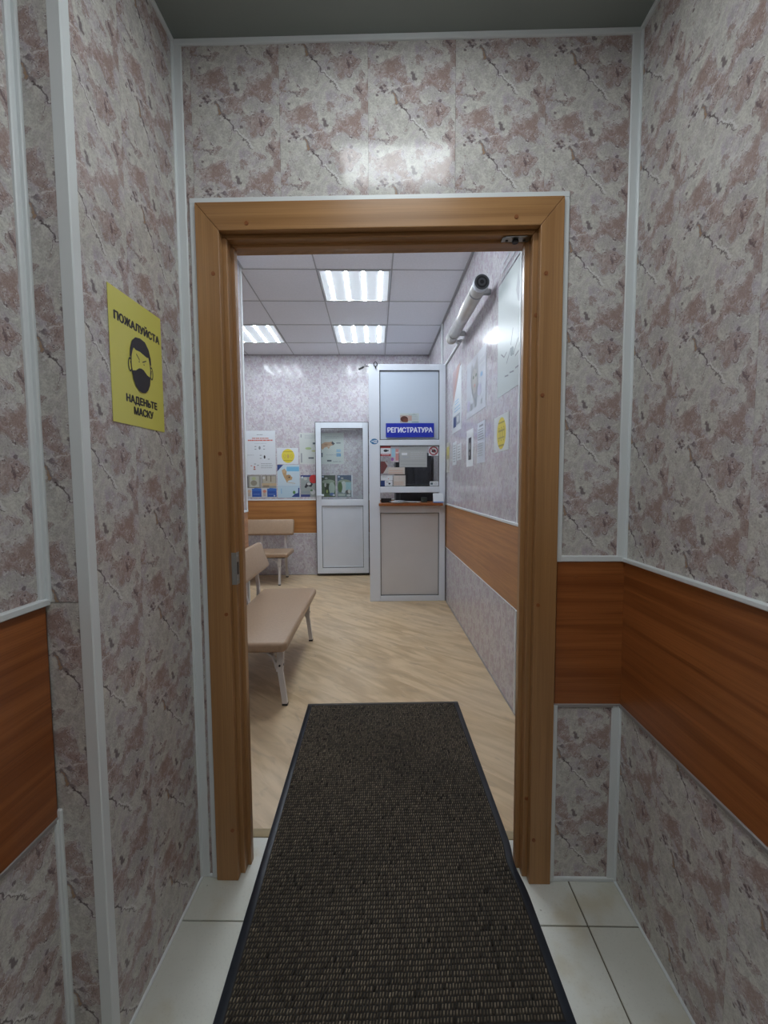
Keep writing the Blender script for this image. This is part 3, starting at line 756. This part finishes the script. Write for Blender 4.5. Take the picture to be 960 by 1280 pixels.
win('plain cream sheet at the foot of the window beside the navy card', 'notice', .200, 1.214, .325, 1.325, mat('cream_paper2', (.60, .56, .52), .6), Print(.125, .11).lines(.05, .9, .45, .1, 2, (.60, .38, .30)).line([(.45, 0), (.5, 1)], .001, GREY))

# inside the booth: cabinet added for the darkness there, cup, bowl
cb = tag(empty('dark_interior_cabinet', (0, 0, 0)), 'charcoal cabinet put in for the dark interior behind the service window', 'cabinet')
MC = mat('dark_interior_charcoal', (.028, .032, .042), .4, var=.3, vscale=6)  # near-black tone stands for the dark inside of the booth
MB().rbox((.27, YB-.42, .0), (.72, YB-.03, 1.62), .004, MC, 1, False).build('body', cb)
for a, b in ((.275, .49), (.50, .715)):
    d = MB().rbox((a, YB-.44, .08), (b, YB-.421, 1.60), .003, MC, 1, False).build('door', cb)
    MB().cyl((b-.03 if a < .4 else a+.03, YB-.455, .95), (b-.03 if a < .4 else a+.03, YB-.455, 1.1), .006, M_STEEL, 8).build('handle', d)
dk = tag(empty('desk', (0, 0, 0)), 'light wood receptionist desk inside the booth', 'desk')
MB().rbox((.03, BY+.33, .70), (.735, BY+.82, .73), .004, M_BAND2, 1, False).build('desktop', dk)
for x in (.03, .717): MB().box((x, BY+.35, 0), (x+.018, BY+.80, .70), M_BAND2, vert=True).build('side_panel', dk)
mn = tag(empty('monitor', (.50, BY+.56, .73)), 'black computer monitor behind the service window glass', 'monitor')
MB().rbox((-.20, -.02, .20), (.20, .015, .50), .008, M_BLACK, 2).build('screen', mn)
MB().cyl((0, .02, .01), (0, .02, .30), .018, M_BLACK, 12).build('stand', mn); MB().rbox((-.11, -.08, 0), (.11, .10, .014), .005, M_BLACK, 2).build('base', mn)

# on the counter shelf
sz = 1.040
pp = MB()
for i, (x, y, a) in enumerate(((.30, BY-.01, .15), (.37, BY+.03, -.1), (.27, BY+.05, .3))):
    pp = MB(); n = 8; ww, hh = .21, .13
    for k in range(n+1):
        t = k/n
        for q in (0, 1): pp.v.append(((t-.5)*ww, (q-.5)*hh, .002+.010*math.sin(t*math.pi)*(1 if i != 1 else .5)+.004*i))
    for k in range(n): pp.face([2*k, 2*k+2, 2*k+3, 2*k+1], M_PAPER)
    o = pp.build('paper_sheet', None, (x, y, sz+.001), a)
    sm_ = o.modifiers.new('s', 'SOLIDIFY'); sm_.thickness = .0006; sm_.offset = 1
    tag(o, ('topmost of the loose curled papers on the counter, its edge bent up', 'flattest loose paper on the counter shelf, towards its middle', 'rearmost loose paper on the counter shelf, behind the curled one')[i], 'paper', 'loose papers on the counter shelf')
kb = tag(empty('card_stand', (.655, BY-.066, sz+.001), .0), 'folded white card stand with a blue base at the right of the counter', 'card stand')
mb = MB(); mb.prism([(.0, 0), (.005, 0), (.038, .095), (.033, .097)], -.05, .055, M_PAPER, axis='x'); mb.build('card', kb)
for v in kb.children[0].data.vertices: pass
MB().prism([(.039, .094), (.034, .097), (.056, 0), (.061, 0)], -.05, .055, mat('grey_plastic_back', (.25, .26, .27), .5), axis='x').build('backing', kb)
MB().box((-.05, -.0015, .001), (.055, .003, .012), mat('blue_strip', (.10, .22, .55), .5)).build('blue_edge', kb)
bb = MB().rbox((-.055, -.03, 0), (.055, .03, .045), .004, M_BLACK, 2, False).build('stamp_box', None, (.125, BY+.10, sz+.001)); tag(bb, 'black box on the left end of the counter shelf', 'box')
bb = MB().rbox((-.03, -.03, 0), (.03, .03, .05), .004, mat('dark_green_plastic', (.04, .06, .05), .5), 2, False).build('stamp_box', None, (.53, BY+.11, sz+.001)); tag(bb, 'small dark pot behind the card stand on the counter', 'box')

# door catch sticking out at the top left of the booth
kc = tag(empty('door_catch', (-.055, BY-.012, 2.44)), 'small black hook catch at the top left of the booth', 'catch')
mb = MB(); pts = [(.075+.018*math.cos(a), -.006, .008+.022*math.sin(a)) for a in [2*math.pi*i/12 for i in range(13)]]; mb.tube(pts, .005, M_BLACK, 6); mb.cyl((.075, -.006, -.012), (.08, -.006, -.034), .006, M_BLACK, 8); mb.build('ring', kc)
mb = MB(); mb.cyl((-.095, .0, -.045), (-.045, .0, -.018), .010, M_BLACK, 10); mb.cyl((-.045, 0, -.018), (-.025, 0, -.004), .005, M_STEEL, 8); mb.tube([(-.03, 0, .012), (-.028, 0, -.008), (.0, .004, -.012), (.01, .004, -.012)], .004, M_BLACK, 6); mb.build('hook', kc)

# ---------------------------------------------------------------- white half-glazed door, opened flat in front of the far wall
d2 = tag(empty('door_2', (-.080, 5.745, .035), math.radians(1.2)), 'white plastic half-glazed door standing open before the far wall', 'door', kind='structure')
DW, DH, ft = .690, 2.010, .05
def dp(a, b, nm, m=M_PLAST, r=.004): return MB().rbox(a, b, r, m, 2, False).build(nm, d2)
dp((-DW, 0, 0), (-DW+.070, ft, DH), 'stile'); dp((-.070, 0, 0), (0, ft, DH), 'stile')
dp((-DW+.07, 0, DH-.075), (-.07, ft, DH), 'rail'); dp((-DW+.07, 0, .910), (-.07, ft, .998), 'rail'); dp((-DW+.07, 0, 0), (-.07, ft, .075), 'rail')
for (z0, z1) in ((.075, .910), (.998, DH-.075)):
    for a, b in (((-DW+.07, .008, z0), (-DW+.074, .03, z1)), ((-.074, .008, z0), (-.07, .03, z1)), ((-DW+.07, .008, z1-.005), (-.07, .03, z1)), ((-DW+.07, .008, z0), (-.07, .03, z0+.005))):
        dp(a, b, 'gasket', M_GASKET, .0005)
dp((-DW+.073, .016, .079), (-.073, .034, .906), 'lower_panel', M_PLASTP, .001)
for a, b in (((-DW+.078, .010, .084), (-DW+.090, .018, .901)), ((-.090, .010, .084), (-.078, .018, .901)), ((-DW+.09, .010, .084), (-.09, .018, .096)), ((-DW+.09, .010, .889), (-.09, .018, .901))): dp(a, b, 'glazing_bead', M_PLAST, .002)
dp((-DW+.073, .022, 1.0), (-.073, .028, DH-.078), 'pane', M_GLASS, .0005)
dp((-DW-.007, .012, -.010), (-DW, .030, DH+.008), 'seal', M_GASKET, .001); dp((0, .012, -.010), (.008, .030, DH+.008), 'seal', M_GASKET, .001)
dp((-DW-.007, .012, DH), (.008, .030, DH+.008), 'seal', M_GASKET, .001); dp((-DW-.007, .012, -.020), (.008, .045, 0), 'seal', M_GASKET, .001)
h = dp((-DW+.012, -.008, .985), (-DW+.042, 0, 1.10), 'handle_plate', M_PLAST, .003)
MB().rbox((-DW+.015, -.045, 1.045), (-DW+.035, -.008, 1.065), .004, M_PLAST, 2).rbox((-DW+.015, -.050, 1.040), (-DW+.105, -.036, 1.068), .005, M_PLAST, 2).build('handle', h)
for z in (.25, 1.02, 1.75): MB().cyl((.012, .035, z-.04), (.012, .035, z+.04), .009, M_PLAST, 12).build('hinge', d2)

# ---------------------------------------------------------------- notices on the far wall
def back(name, label, cat, x0, z0, x1, z1, base, pr, group=None):
    return sheet(name, label, cat, (x0, YB-.0012, z0), 0, x1-x0, z1-z0, base, pr, group=group)
W_, H_ = .395, .581
p = Print(W_, H_)
p.lines(.38, .62, .925, .895, 1, GREY); p.lines(.22, .80, .845, .812, 1, (.62, .25, .22), .7, 0); p.lines(.08, .92, .800, .765, 1, (.60, .15, .12), .8, 0); p.lines(.3, .75, .72, .70, 1, LG)
for (x, z, c) in ((.33, .64, GREY), (.33, .58, GREY), (.62, .65, GREY), (.62, .58, GREY), (.50, .44, GREY), (.50, .37, GREY), (.77, .35, GREY), (.18, .20, (.5, .2, .2)), (.40, .21, GREY), (.30, .24, GREY)): p.rect(x-.03, z-.008, x+.03, z+.008, c)
p.ell(.47, .61, .035, .04, GREY).ell(.63, .40, .03, .04, INK).ell(.28, .17, .025, .025, (.5, .15, .12)).ell(.28, .12, .04, .015, (.4, .15, .12))
p.lines(.05, .32, .46, .43, 1, LG); p.lines(.5, .92, .27, .13, 3, LG)
back('poster', 'tall white information poster with red heading at the far wall left end', 'poster', -1.716, 1.370, -1.321, 1.951, M_PAPER, p)
YEL = (.72, .60, .07)
p = Print(.284, .217); p.ell(.52, .5, .30, .43, YEL, 30).rect(.28, .74, .76, .78, (.45, .36, .05)).rect(.30, .20, .74, .24, (.45, .36, .05))
for x in (.36, .52, .68): p.ring(x, .48, .05, .12, .003, (.40, .30, .08), 16)
p.ell(.52, .48, .02, .09, (.55, .25, .2))
back('notice', 'white notice with a yellow disc on the far wall beneath bare panelling', 'notice', -1.302, 1.507, -1.018, 1.722, M_PAPER, p)
p = Print(.594, .418); PG = (.58, .62, .56)
p.rect(.015, .02, .985, .98, (.58, .62, .60)).rect(.03, .05, .055, .35, GREY).rect(.03, .85, .05, .95, GREY).lines(.12, .5, .94, .80, 3, LG).lines(.58, .9, .90, .80, 2, LG)
p.rect(.30, .63, .42, .69, (.12, .15, .18)).ell(.20, .50, .07, .04, (.38, .50, .25)).ell(.32, .42, .05, .03, (.50, .52, .30)).rect(.20, .17, .32, .22, (.12, .14, .16))
p.poly([(.48, .52), (.50, .64), (.58, .70), (.68, .70), (.74, .72), (.75, .66), (.80, .64), (.76, .60), (.70, .58), (.66, .48), (.62, .55), (.56, .52), (.52, .46)], (.52, .33, .22))
p.poly([(.72, .66), (.74, .73), (.80, .65), (.76, .60)], (.08, .08, .10)).ell(.60, .62, .04, .03, (.40, .24, .15)).ell(.66, .56, .03, .02, (.62, .48, .38))
p.rect(.83, .65, .93, .69, GREY).rect(.83, .24, .93, .34, (.16, .34, .55)).rect(.83, .38, .93, .47, (.35, .52, .66)).rect(.48, .22, .52, .36, (.07, .1, .14)).rect(.62, .08, .72, .13, (.10, .12, .14)).lines(.6, .95, .32, .26, 1, LG).lines(.75, .96, .10, .05, 1, GREY)
back('poster', 'wide pale poster with an orange animal half behind the white door glass', 'poster', -1.0, 1.505, -.406, 1.923, mat('cream_poster', (.62, .64, .62), .5), p)
p = Print(.297, .442)
p.poly([(0, 1), (.27, 1), (0, .80)], (.03, .06, .22)).rect(.42, .80, .98, .94, (.20, .50, .75)).rect(.0, .33, 1, .36, (.45, .60, .72)).rect(.02, .0, 1, .33, (.48, .64, .74))
p.poly([(.2, .83), (.32, .88), (.42, .80), (.40, .70), (.55, .66), (.68, .62), (.64, .54), (.50, .52), (.42, .46), (.38, .52), (.30, .62), (.24, .72)], (.50, .33, .17)).ell(.50, .63, .12, .07, (.42, .27, .14)).ell(.30, .80, .08, .05, (.58, .42, .25)).ell(.53, .62, .03, .02, INK).line([(.42, .47), (.8, .43)], .006, (.5, .35, .2))
p.poly([(.62, .02), (.98, .02), (.98, .30), (.93, .30), (.92, .14), (.78, .12)], (.03, .06, .25)).ell(.74, .16, .06, .05, (.10, .25, .08)).rect(.14, .12, .19, .28, (.30, .52, .72))
back('poster', 'pale blue poster with a sandy dog below the yellow disc notice', 'poster', -1.302, 1.056, -1.005, 1.498, mat('pale_blue_paper', (.56, .68, .76), .5), p)
def cal(v):
    p = Print(.196, .302); p.rect(0, .43, 1, 1, (.30, .30, .27))
    if v == 0: p.rect(.22, .47, .85, .95, (.48, .50, .44)).ell(.5, .65, .22, .12, (.28, .26, .20)).ell(.5, .85, .14, .08, (.44, .50, .28)).rect(0, .45, .12, .95, (.04, .04, .05)).rect(0, .43, 1, .46, (.2, .18, .12))
    else: p.rect(.08, .62, .95, .95, (.45, .42, .34)).rect(.30, .75, .36, .98, (.15, .12, .10)).rect(.6, .7, .66, .98, (.18, .14, .10)).rect(0, .52, 1, .64, (.52, .40, .25)).rect(.1, .46, .5, .55, (.25, .20, .14)).ell(.15, .88, .08, .06, (.6, .62, .62))
    p.rect(0, 0, 1, .43, (.58, .60, .62)).rect(.36, .03, 1, .40, (.03, .10, .40)).poly([(.36, .36), (.55, .43), (1, .41), (1, .30), (.36, .30)], (.05, .16, .50)).ell(.18, .28, .12, .07, (.60, .42, .30) if v == 0 else (.65, .25, .18)).rect(.08, .06, .26, .22, (.50, .42, .36)).ell(.85, .08, .05, .03, (.6, .65, .7) if v else (.05, .12, .45)).lines(.45, .9, .2, .1, 1, (.15, .25, .55))
    return p
back('booklet', 'booklet with a pale green photo over blue, leftmost at the far wall', 'booklet', -1.717, 1.059, -1.521, 1.361, M_PAPER, cal(0), 'booklets along the wood band')
back('booklet', 'booklet with a brown fence photo over blue, left of the dog poster', 'booklet', -1.514, 1.058, -1.317, 1.360, M_PAPER, cal(1), 'booklets along the wood band')
p = Print(.204, .292); p.rect(0, 0, 1, 1, (.32, .36, .36)).rect(0, .92, 1, 1, (.03, .05, .20)).ell(.86, .82, .28, .20, (.60, .05, .05)).poly([(.25, .45), (.40, .65), (.65, .68), (.82, .60), (.70, .45), (.5, .50), (.35, .40)], INK).ell(.55, .60, .13, .06, (.6, .62, .62)).ell(.32, .84, .12, .07, (.5, .52, .5)).rect(0, 0, .62, .11, (.04, .06, .22)).ell(.80, .22, .16, .12, (.55, .58, .60)).ell(.72, .30, .08, .05, (.1, .2, .12)).rect(.05, .15, .6, .28, (.28, .33, .35)).ell(.12, .9, .07, .05, (.6, .65, .7))
back('booklet', 'booklet with a black animal and red disc beside the white door', 'booklet', -.994, 1.065, -.790, 1.357, M_PAPER, p, 'booklets along the wood band')
def gb(v):
    p = Print(.19, .292); p.rect(0, 0, 1, 1, (.12, .17, .10) if v == 0 else (.22, .27, .28)).rect(0, .74, 1, 1, (.08, .10, .08) if v == 0 else (.10, .14, .22)).ell(.5, .70, .45, .10, (.30, .36, .28)).ell(.35, .86, .1, .04, (.4, .42, .4)).ell(.12, .93, .07, .04, (.5, .55, .7))
    if v == 0: p.rect(.25, .15, .55, .62, (.05, .07, .04)).ell(.28, .55, .07, .10, (.55, .55, .52)).ell(.75, .40, .22, .28, (.42, .50, .44)).ell(.4, .25, .07, .08, (.35, .45, .15)).ell(.75, .12, .18, .07, (.10, .16, .35)).rect(.8, .04, .95, .12, (.6, .62, .65))
    else: p.ell(.45, .45, .22, .28, (.55, .60, .60)).ell(.2, .45, .16, .25, (.10, .17, .07)).rect(.6, .3, .98, .68, (.36, .55, .60)).ell(.72, .22, .15, .10, (.12, .12, .12)).ell(.84, .25, .1, .09, (.62, .6, .55)).rect(.05, .04, .55, .14, (.45, .5, .45)).ell(.8, .07, .14, .05, (.62, .62, .62))
    return p
back('booklet', 'green booklet of two figures, left one behind the door glass', 'booklet', -.715, 1.063, -.541, 1.356, M_PAPER, gb(0), 'booklets along the wood band')
back('booklet', 'grey-green booklet, right one behind the door glass', 'booklet', -.500, 1.062, -.292, 1.355, M_PAPER, gb(1), 'booklets along the wood band')

# ---------------------------------------------------------------- posters on the right wall of the office
def rw(name, label, cat, yfar, ynear, z0, z1, base, pr, group=None):
    return sheet(name, label, cat, (XR2-.0012, yfar, z0), -math.pi/2, yfar-ynear, z1-z0, base, pr, group=group)
PW = mat('glossy_poster', (.56, .62, .62), .30, spec=.35)
p = Print(.594, .80)
p.poly([(.55, .62), (.60, .72), (.66, .60), (.78, .66), (.84, .52), (.70, .50), (.60, .54)], LG)
for pts in ([(.12, .30), (.22, .26), (.30, .28)], [(.30, .20), (.42, .28), (.50, .22), (.62, .30)], [(.42, .30), (.48, .40)], [(.72, .30), (.82, .42)], [(.82, .32), (.86, .46)], [(.55, .20), (.68, .22)], [(.25, .12), (.36, .11)], [(.40, .12), (.52, .11)], [(.56, .12), (.70, .12)]): p.line(pts, .008, GREY)
p.ell(.46, .25, .05, .03, (.30, .36, .38)).ell(.74, .24, .06, .03, (.36, .42, .44)).lines(.1, .9, .96, .80, 3, LG)
rw('poster', 'big pale glossy poster nearest the door frame on the right wall', 'poster', 2.625, 2.245, 1.752, 2.40, PW, p)
p = Print(.594, .42)
p.poly([(.25, .88), (.30, .95), (.38, .82), (.52, .90), (.60, .97), (.62, .80), (.66, .55), (.60, .35), (.56, .20), (.50, .30), (.42, .16), (.38, .30), (.28, .42), (.22, .65)], (.30, .30, .32))
p.poly([(.32, .75), (.42, .80), (.54, .74), (.58, .55), (.50, .38), (.40, .36), (.30, .55)], (.42, .41, .40)).ell(.38, .66, .035, .03, (.1, .15, .1)).ell(.52, .66, .035, .03, (.1, .15, .1)).ell(.45, .50, .04, .03, (.5, .3, .28))
p.rect(.24, .10, .34, .22, GREY).rect(.46, .12, .56, .28, GREY).rect(.76, .10, .84, .18, GREY).rect(.74, .55, .84, .62, (.25, .42, .62)).lines(.70, .95, .90, .70, 2, LG).ell(.12, .22, .08, .10, (.46, .44, .58)).ell(.70, .36, .10, .10, (.50, .50, .62))
rw('poster', 'poster with a grey striped cat face, middle of the right wall', 'poster', 3.485, 2.890, 1.752, 2.172, mat('lilac_poster', (.60, .62, .68), .25), p)
p = Print(.41, .57)
p.poly([(0, .42), (.12, .62), (.30, .80), (.55, 1), (0, 1)], (.46, .36, .38)).poly([(.12, .45), (.28, .60), (.48, .78), (.80, 1), (.55, 1), (.30, .80), (.10, .60)], (.52, .33, .30)).poly([(.30, .60), (.50, .72), (.90, 1), (.80, 1), (.48, .78)], (.42, .30, .28))
p.lines(.3, .75, .50, .42, 2, (.20, .45, .68)).lines(.25, .9, .40, .30, 2, (.3, .5, .7)).rect(.12, .10, .88, .26, (.34, .38, .44)).rect(.14, .08, .46, .24, (.05, .08, .22)).ell(.65, .18, .1, .05, (.6, .62, .66))
rw('poster', 'white and pink poster of a hand beside the booth on the right wall', 'poster', 4.115, 3.705, 1.708, 2.250, M_PAPER, p)
p = Print(.24, .285); p.rect(.30, .18, .72, .78, INK).ell(.5, .55, .12, .10, (.35, .35, .35)).ell(.45, .35, .08, .06, (.28, .28, .28))
rw('notice', 'white notice with a black photo on the right wall', 'notice', 3.485, 3.245, 1.373, 1.658, M_PAPER, p)
p = Print(.215, .285); p.rect(.25, .88, .75, .93, GREY); p.lines(.12, .88, .85, .55, 5, GREY, .4); p.lines(.12, .88, .50, .15, 6, LG, .4)
rw('notice', 'white typed notice between the black photo and the yellow disc', 'notice', 3.120, 2.905, 1.385, 1.670, mat('bluish_paper', (.62, .66, .74), .5), p)
p = Print(.297, .21); p.ell(.52, .5, .30, .44, YEL, 30).rect(.30, .78, .72, .82, (.35, .28, .05)).rect(.34, .14, .70, .19, (.35, .28, .05))
for x in (.36, .52, .68): p.ring(x, .48, .06, .20, .005, (.32, .25, .06), 16)
p.rect(.3, .55, .74, .60, (.40, .32, .06)).rect(.3, .36, .74, .40, (.40, .32, .06))
rw('notice', 'white notice with a large yellow disc near the door frame', 'notice', 2.685, 2.390, 1.430, 1.642, mat('white_glossy', (.66, .70, .70), .3), p)
p = Print(.19, .21); p.lines(.2, .85, .9, .1, 7, GREY, .35)
rw('notice', 'small typed slip next to the booth, left of its twin', 'notice', 4.100, 3.915, 1.410, 1.622, M_PAPER, p)
p = Print(.19, .14); p.lines(.2, .85, .92, .08, 5, GREY, .35)
rw('notice', 'small typed slip right of the one next to the booth', 'notice', 3.885, 3.690, 1.445, 1.587, M_PAPER, p)
p = Print(.19, .3); p.rect(.1, .45, .9, .85, (.62, .56, .15)).ell(.5, .5, .2, .08, (.3, .28, .2))
rw('notice', 'yellowish notice in the corner against the booth', 'notice', 4.455, 4.275, 1.352, 1.652, mat('cream_slip', (.60, .60, .55), .5), p)

# ---------------------------------------------------------------- tubular lamp on the right wall
tl = tag(empty('tube_lamp', (XR2-.092, 0, 2.452)), 'long cylindrical lamp with grey end caps high on the right wall', 'lamp')
M_TUBE = mat('milky_tube', (.68, .68, .66), .22, var=.06, vscale=15, coat=.5)
MB().cyl((0, 2.70, 0), (0, 3.66, 0), .045, M_TUBE, 28).build('tube', tl)
M_CAP = mat('dark_grey_cap', (.10, .105, .11), .4)
for y0, y1, s_ in ((2.665, 2.70, -1), (3.66, 3.69, 1)):
    c = MB().cyl((0, y0, 0), (0, y1, 0), .048, M_TUBE if s_ > 0 else M_PLAST, 28).build('end_ring', tl)
    yy = y0 if s_ < 0 else y1
    mb = MB().cyl((0, yy, 0), (0, yy+s_*.004, 0), .044, M_CAP, 28)
    for k in range(3): mb.cyl((0, yy+s_*.004, 0), (0, yy+s_*(.0045+.001*k), 0), .034-.011*k, MATS['black_plastic'] if k % 2 == 0 else M_CAP, 24)
    mb.build('end_cap', tl)
for y in (2.80, 3.56):
    mb = MB(); mb.rbox((.042, y-.012, -.018), (.089, y+.012, .018), .003, M_STEEL, 1, False); mb.cyl((0, y-.008, 0), (0, y+.008, 0), .0465, M_STEEL, 28); mb.build('wall_bracket', tl)
mb = MB(); mb.rbox((.03, 3.60, -.062), (.062, 3.64, -.034), .004, M_PLAST, 1, False); mb.cyl((.045, 3.62, -.065), (.045, 3.62, -.040), .008, M_STEEL, 10); mb.build('switch', tl)
cd = tag(MB().rbox((XR2-.018, 3.70, 2.442), (XR2-.001, 4.60, 2.458), .003, M_TRIM, 1, False).build('cable_trunk'), 'thin white cable trunking running from the tube lamp to the booth', 'trunking')
cd = tag(MB().rbox((XR2-.020, 4.69, 2.42), (XR2-.001, 4.715, H2-.002), .003, M_TRIM, 1, False).build('cable_trunk'), 'upright white trunking rising from the booth to the ceiling', 'trunking')

# ---------------------------------------------------------------- benches: local x along the length, facing -y, origin at front edge of the seat
def bench():
    r = empty('waiting_bench', (0, 0, 0)); L = 1.22
    # seat cushion with softened edges
    bm = bmesh.new(); bmesh.ops.create_cube(bm, size=1)
    for v in bm.verts: v.co = Vector((v.co.x*L, (v.co.y+.5)*.43, .345+(v.co.z+.5)*.055))
    ve = [e for e in bm.edges if abs(e.verts[0].co.z-e.verts[1].co.z) > .01]
    bmesh.ops.bevel(bm, geom=ve, offset=.035, segments=5, profile=.5, affect='EDGES')
    he = [e for e in bm.edges if abs(e.verts[0].co.z-e.verts[1].co.z) < .001 and len(e.link_faces) == 2 and abs(e.calc_face_angle()) > 1]
    bmesh.ops.bevel(bm, geom=he, offset=.018, segments=4, profile=.5, affect='EDGES')
    MB().addbm(bm, M_VINYL, True).build('seat', r)
    MB().box((-L/2+.05, .04, .335), (L/2-.05, .39, .346), M_BLACK).build('seat_board', r)
    # back cushion, leaning
    mt = Matrix.Translation((0, .435, .675)) @ Matrix.Rotation(math.radians(-20), 4, 'X')
    MB().rbox((-L/2, -.032, -.105), (L/2, .028, .105), .022, M_VINYL, 4, True, mt).build('backrest', r)
    for sx in (-1, 1):
        x = sx*(L/2-.115)
        # side frame under the seat
        MB().bar([(x, .03, .322), (x, .44, .322)], .03, .022, M_LEGW, (1, 0, 0)).build('crossbar', r)
        lg = MB().bar([(x, .055, .315), (x, .060, .20)], .034, .036, M_LEGW, (1, 0, 0)).bar([(x, .060, .22), (x, .045, .10), (x, .035, .012)], .026, .028, M_LEGW, (1, 0, 0)).build('leg', r)
        MB().rbox((x-.015, .019, 0), (x+.015, .051, .014), .003, M_BLACK, 1, False).build('foot_cap', lg)
        MB().cyl((x-.0215, .058, .235), (x-.016, .058, .235), .006, M_BLACK, 10).cyl((x+.016, .058, .235), (x+.0215, .058, .235), .006, M_BLACK, 10).cyl((x, .036, .235), (x, .041, .235), .006, M_STEEL, 10).build('bolt', lg)
        # curved gusset from leg to crossbar
        MB().bar([(x, .078, .215), (x, .085, .25), (x, .10, .285), (x, .13, .308), (x, .17, .316)], .026, .012, M_LEGW, (1, 0, 0)).bar([(x-sx*.012, .058, .215), (x-sx*.022, .058, .26), (x-sx*.045, .058, .30), (x-sx*.085, .058, .318)], .026, .012, M_LEGW, (0, 1, 0)).build('gusset', r)
        lg = MB().bar([(x, .455, .60), (x, .440, .45), (x, .440, .32), (x, .470, .15), (x, .500, .012)], .030, .022, M_LEGW, (1, 0, 0)).build('leg', r)
        MB().rbox((x-.017, .486, 0), (x+.017, .516, .014), .003, M_BLACK, 1, False).build('foot_cap', lg)
    MB().bar([(.18, .460, .60), (.18, .445, .45), (.18, .42, .34)], .030, .018, M_LEGW, (1, 0, 0)).build('back_support', r)
    MB().bar([(-.18, .460, .60), (-.18, .445, .45), (-.18, .42, .34)], .030, .018, M_LEGW, (1, 0, 0)).build('back_support', r)
    return r
b1 = bench(); b1.location = (-.477, 2.86, 0); b1.rotation_euler.z = math.pi/2
tag(b1, 'tan vinyl bench nearer the doorway, along the left wall', 'bench', 'tan benches in the reception room')
b2 = b1.copy(); COL.objects.link(b2)
for ch in b1.children:
    c = ch.copy(); COL.objects.link(c); c.parent = b2
    for gch in ch.children:
        d = gch.copy(); COL.objects.link(d); d.parent = c
b2.location = (-1.665, 5.20, 0); b2.rotation_euler.z = 0
tag(b2, 'tan vinyl bench against the far wall, below the notices', 'bench', 'tan benches in the reception room')

# ---------------------------------------------------------------- entrance mat
MX0, MX1, MY0, MY1 = -.383, .458, .877, 2.368
def bend(x, y):
    """the right edge is squeezed up where it meets the door frame"""
    t = max(0, (x-.30)/(MX1-.30)); e = math.exp(-((y-1.31)/.055)**2)
    return x - .014*t*e + (y-MY0)*.006*t, .010*max(0, (x-(MX1-.14))/.14)*e
mt_ = tag(empty('entrance_mat', (0, 0, 0)), 'long dark brown ribbed entrance mat with black rubber edges through the doorway', 'mat')
mb = MB(); nY = 60
prof_ = [(MX0, 0), (MX0+.006, .003), (MX0+.022, .0042), (0, .0045), (MX1-.158, .0045), (MX1-.14, .0045), (MX1-.022, .0042), (MX1-.006, .003), (MX1, 0)]
for j in range(nY+1):
    y = MY0+(MY1-MY0)*j/nY
    for x, z in prof_:
        X, dz = bend(x, y); zz = z*(.15 if j in (0, nY) else 1)
        mb.v.append((X, y, .0016+zz+dz))
nP = len(prof_)
for j in range(nY):
    for i in range(nP-1): mb.face([j*nP+i, j*nP+i+1, (j+1)*nP+i+1, (j+1)*nP+i], M_RUBBER, None, True)
mb.face([nP-1-i for i in range(nP)][::-1], M_RUBBER); mb.face([nY*nP+i for i in range(nP)][::-1], M_RUBBER)
o = mb.build('rubber_border', mt_); o['label'] = 'black rubber border'
# pile: short looped ribs in rows
v = []; f = []; cols = []
px_, py_ = .0078, .0135
nx = int((MX1-MX0-.052)/px_); ny = int((MY1-MY0-.050)/py_)
def hsh(i, j): return (math.sin(i*12.9898+j*78.233)*43758.5453) % 1
for j in range(ny):
    for i in range(nx):
        cx = MX0+.026+px_*(i+.5)+(.0012 if j % 2 else 0)+random.uniform(-.0006, .0006); cyy = MY0+.026+py_*(j+.5)+random.uniform(-.001, .001)
        X, dz = bend(cx, cyy)
        w2, l2, hh = random.uniform(.0020, .0027), random.uniform(.0056, .0067), random.uniform(.0032, .0048)
        sk = .0014
        o = len(v); zb = .0060+dz
        v += [(X-w2-sk, cyy-l2, zb), (X+w2-sk, cyy-l2, zb), (X+w2+sk, cyy+l2, zb), (X-w2+sk, cyy+l2, zb),
              (X-w2*.5-sk*.6, cyy-l2*.6, zb+hh), (X+w2*.5-sk*.6, cyy-l2*.6, zb+hh), (X+w2*.5+sk*.6, cyy+l2*.6, zb+hh), (X-w2*.5+sk*.6, cyy+l2*.6, zb+hh)]
        f += [(o+4, o+5, o+6, o+7), (o, o+1, o+5, o+4), (o+1, o+2, o+6, o+5), (o+2, o+3, o+7, o+6), (o+3, o, o+4, o+7)]
        pat = .5+.5*math.sin(cx*9+1.3*math.sin(cyy*7))*math.sin(cyy*5+2)
        b_ = random.uniform(.45, 1.25)*(.8+.3*pat)
        if random.random() < .03: b_ *= .3
        if random.random() < .01: b_ *= 1.6
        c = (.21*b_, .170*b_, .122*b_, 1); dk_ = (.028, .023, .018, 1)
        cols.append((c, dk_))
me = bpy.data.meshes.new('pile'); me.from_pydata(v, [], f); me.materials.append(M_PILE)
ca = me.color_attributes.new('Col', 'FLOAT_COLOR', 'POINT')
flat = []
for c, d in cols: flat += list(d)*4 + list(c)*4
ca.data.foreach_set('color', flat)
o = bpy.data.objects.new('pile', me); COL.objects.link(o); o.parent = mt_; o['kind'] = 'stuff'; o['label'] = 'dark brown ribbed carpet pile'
mb = MB()
for j in range(nY+1):
    y = MY0+.024+(MY1-MY0-.048)*j/nY
    for x in (MX0+.024, MX1-.158, MX1-.14, MX1-.024):
        X, dz = bend(x, y); mb.v.append((X, y, .0066+dz))
for j in range(nY):
    for i in range(3): mb.face([j*4+i, j*4+i+1, (j+1)*4+i+1, (j+1)*4+i], M_MUD, None, True)
mb.build('backing', mt_)
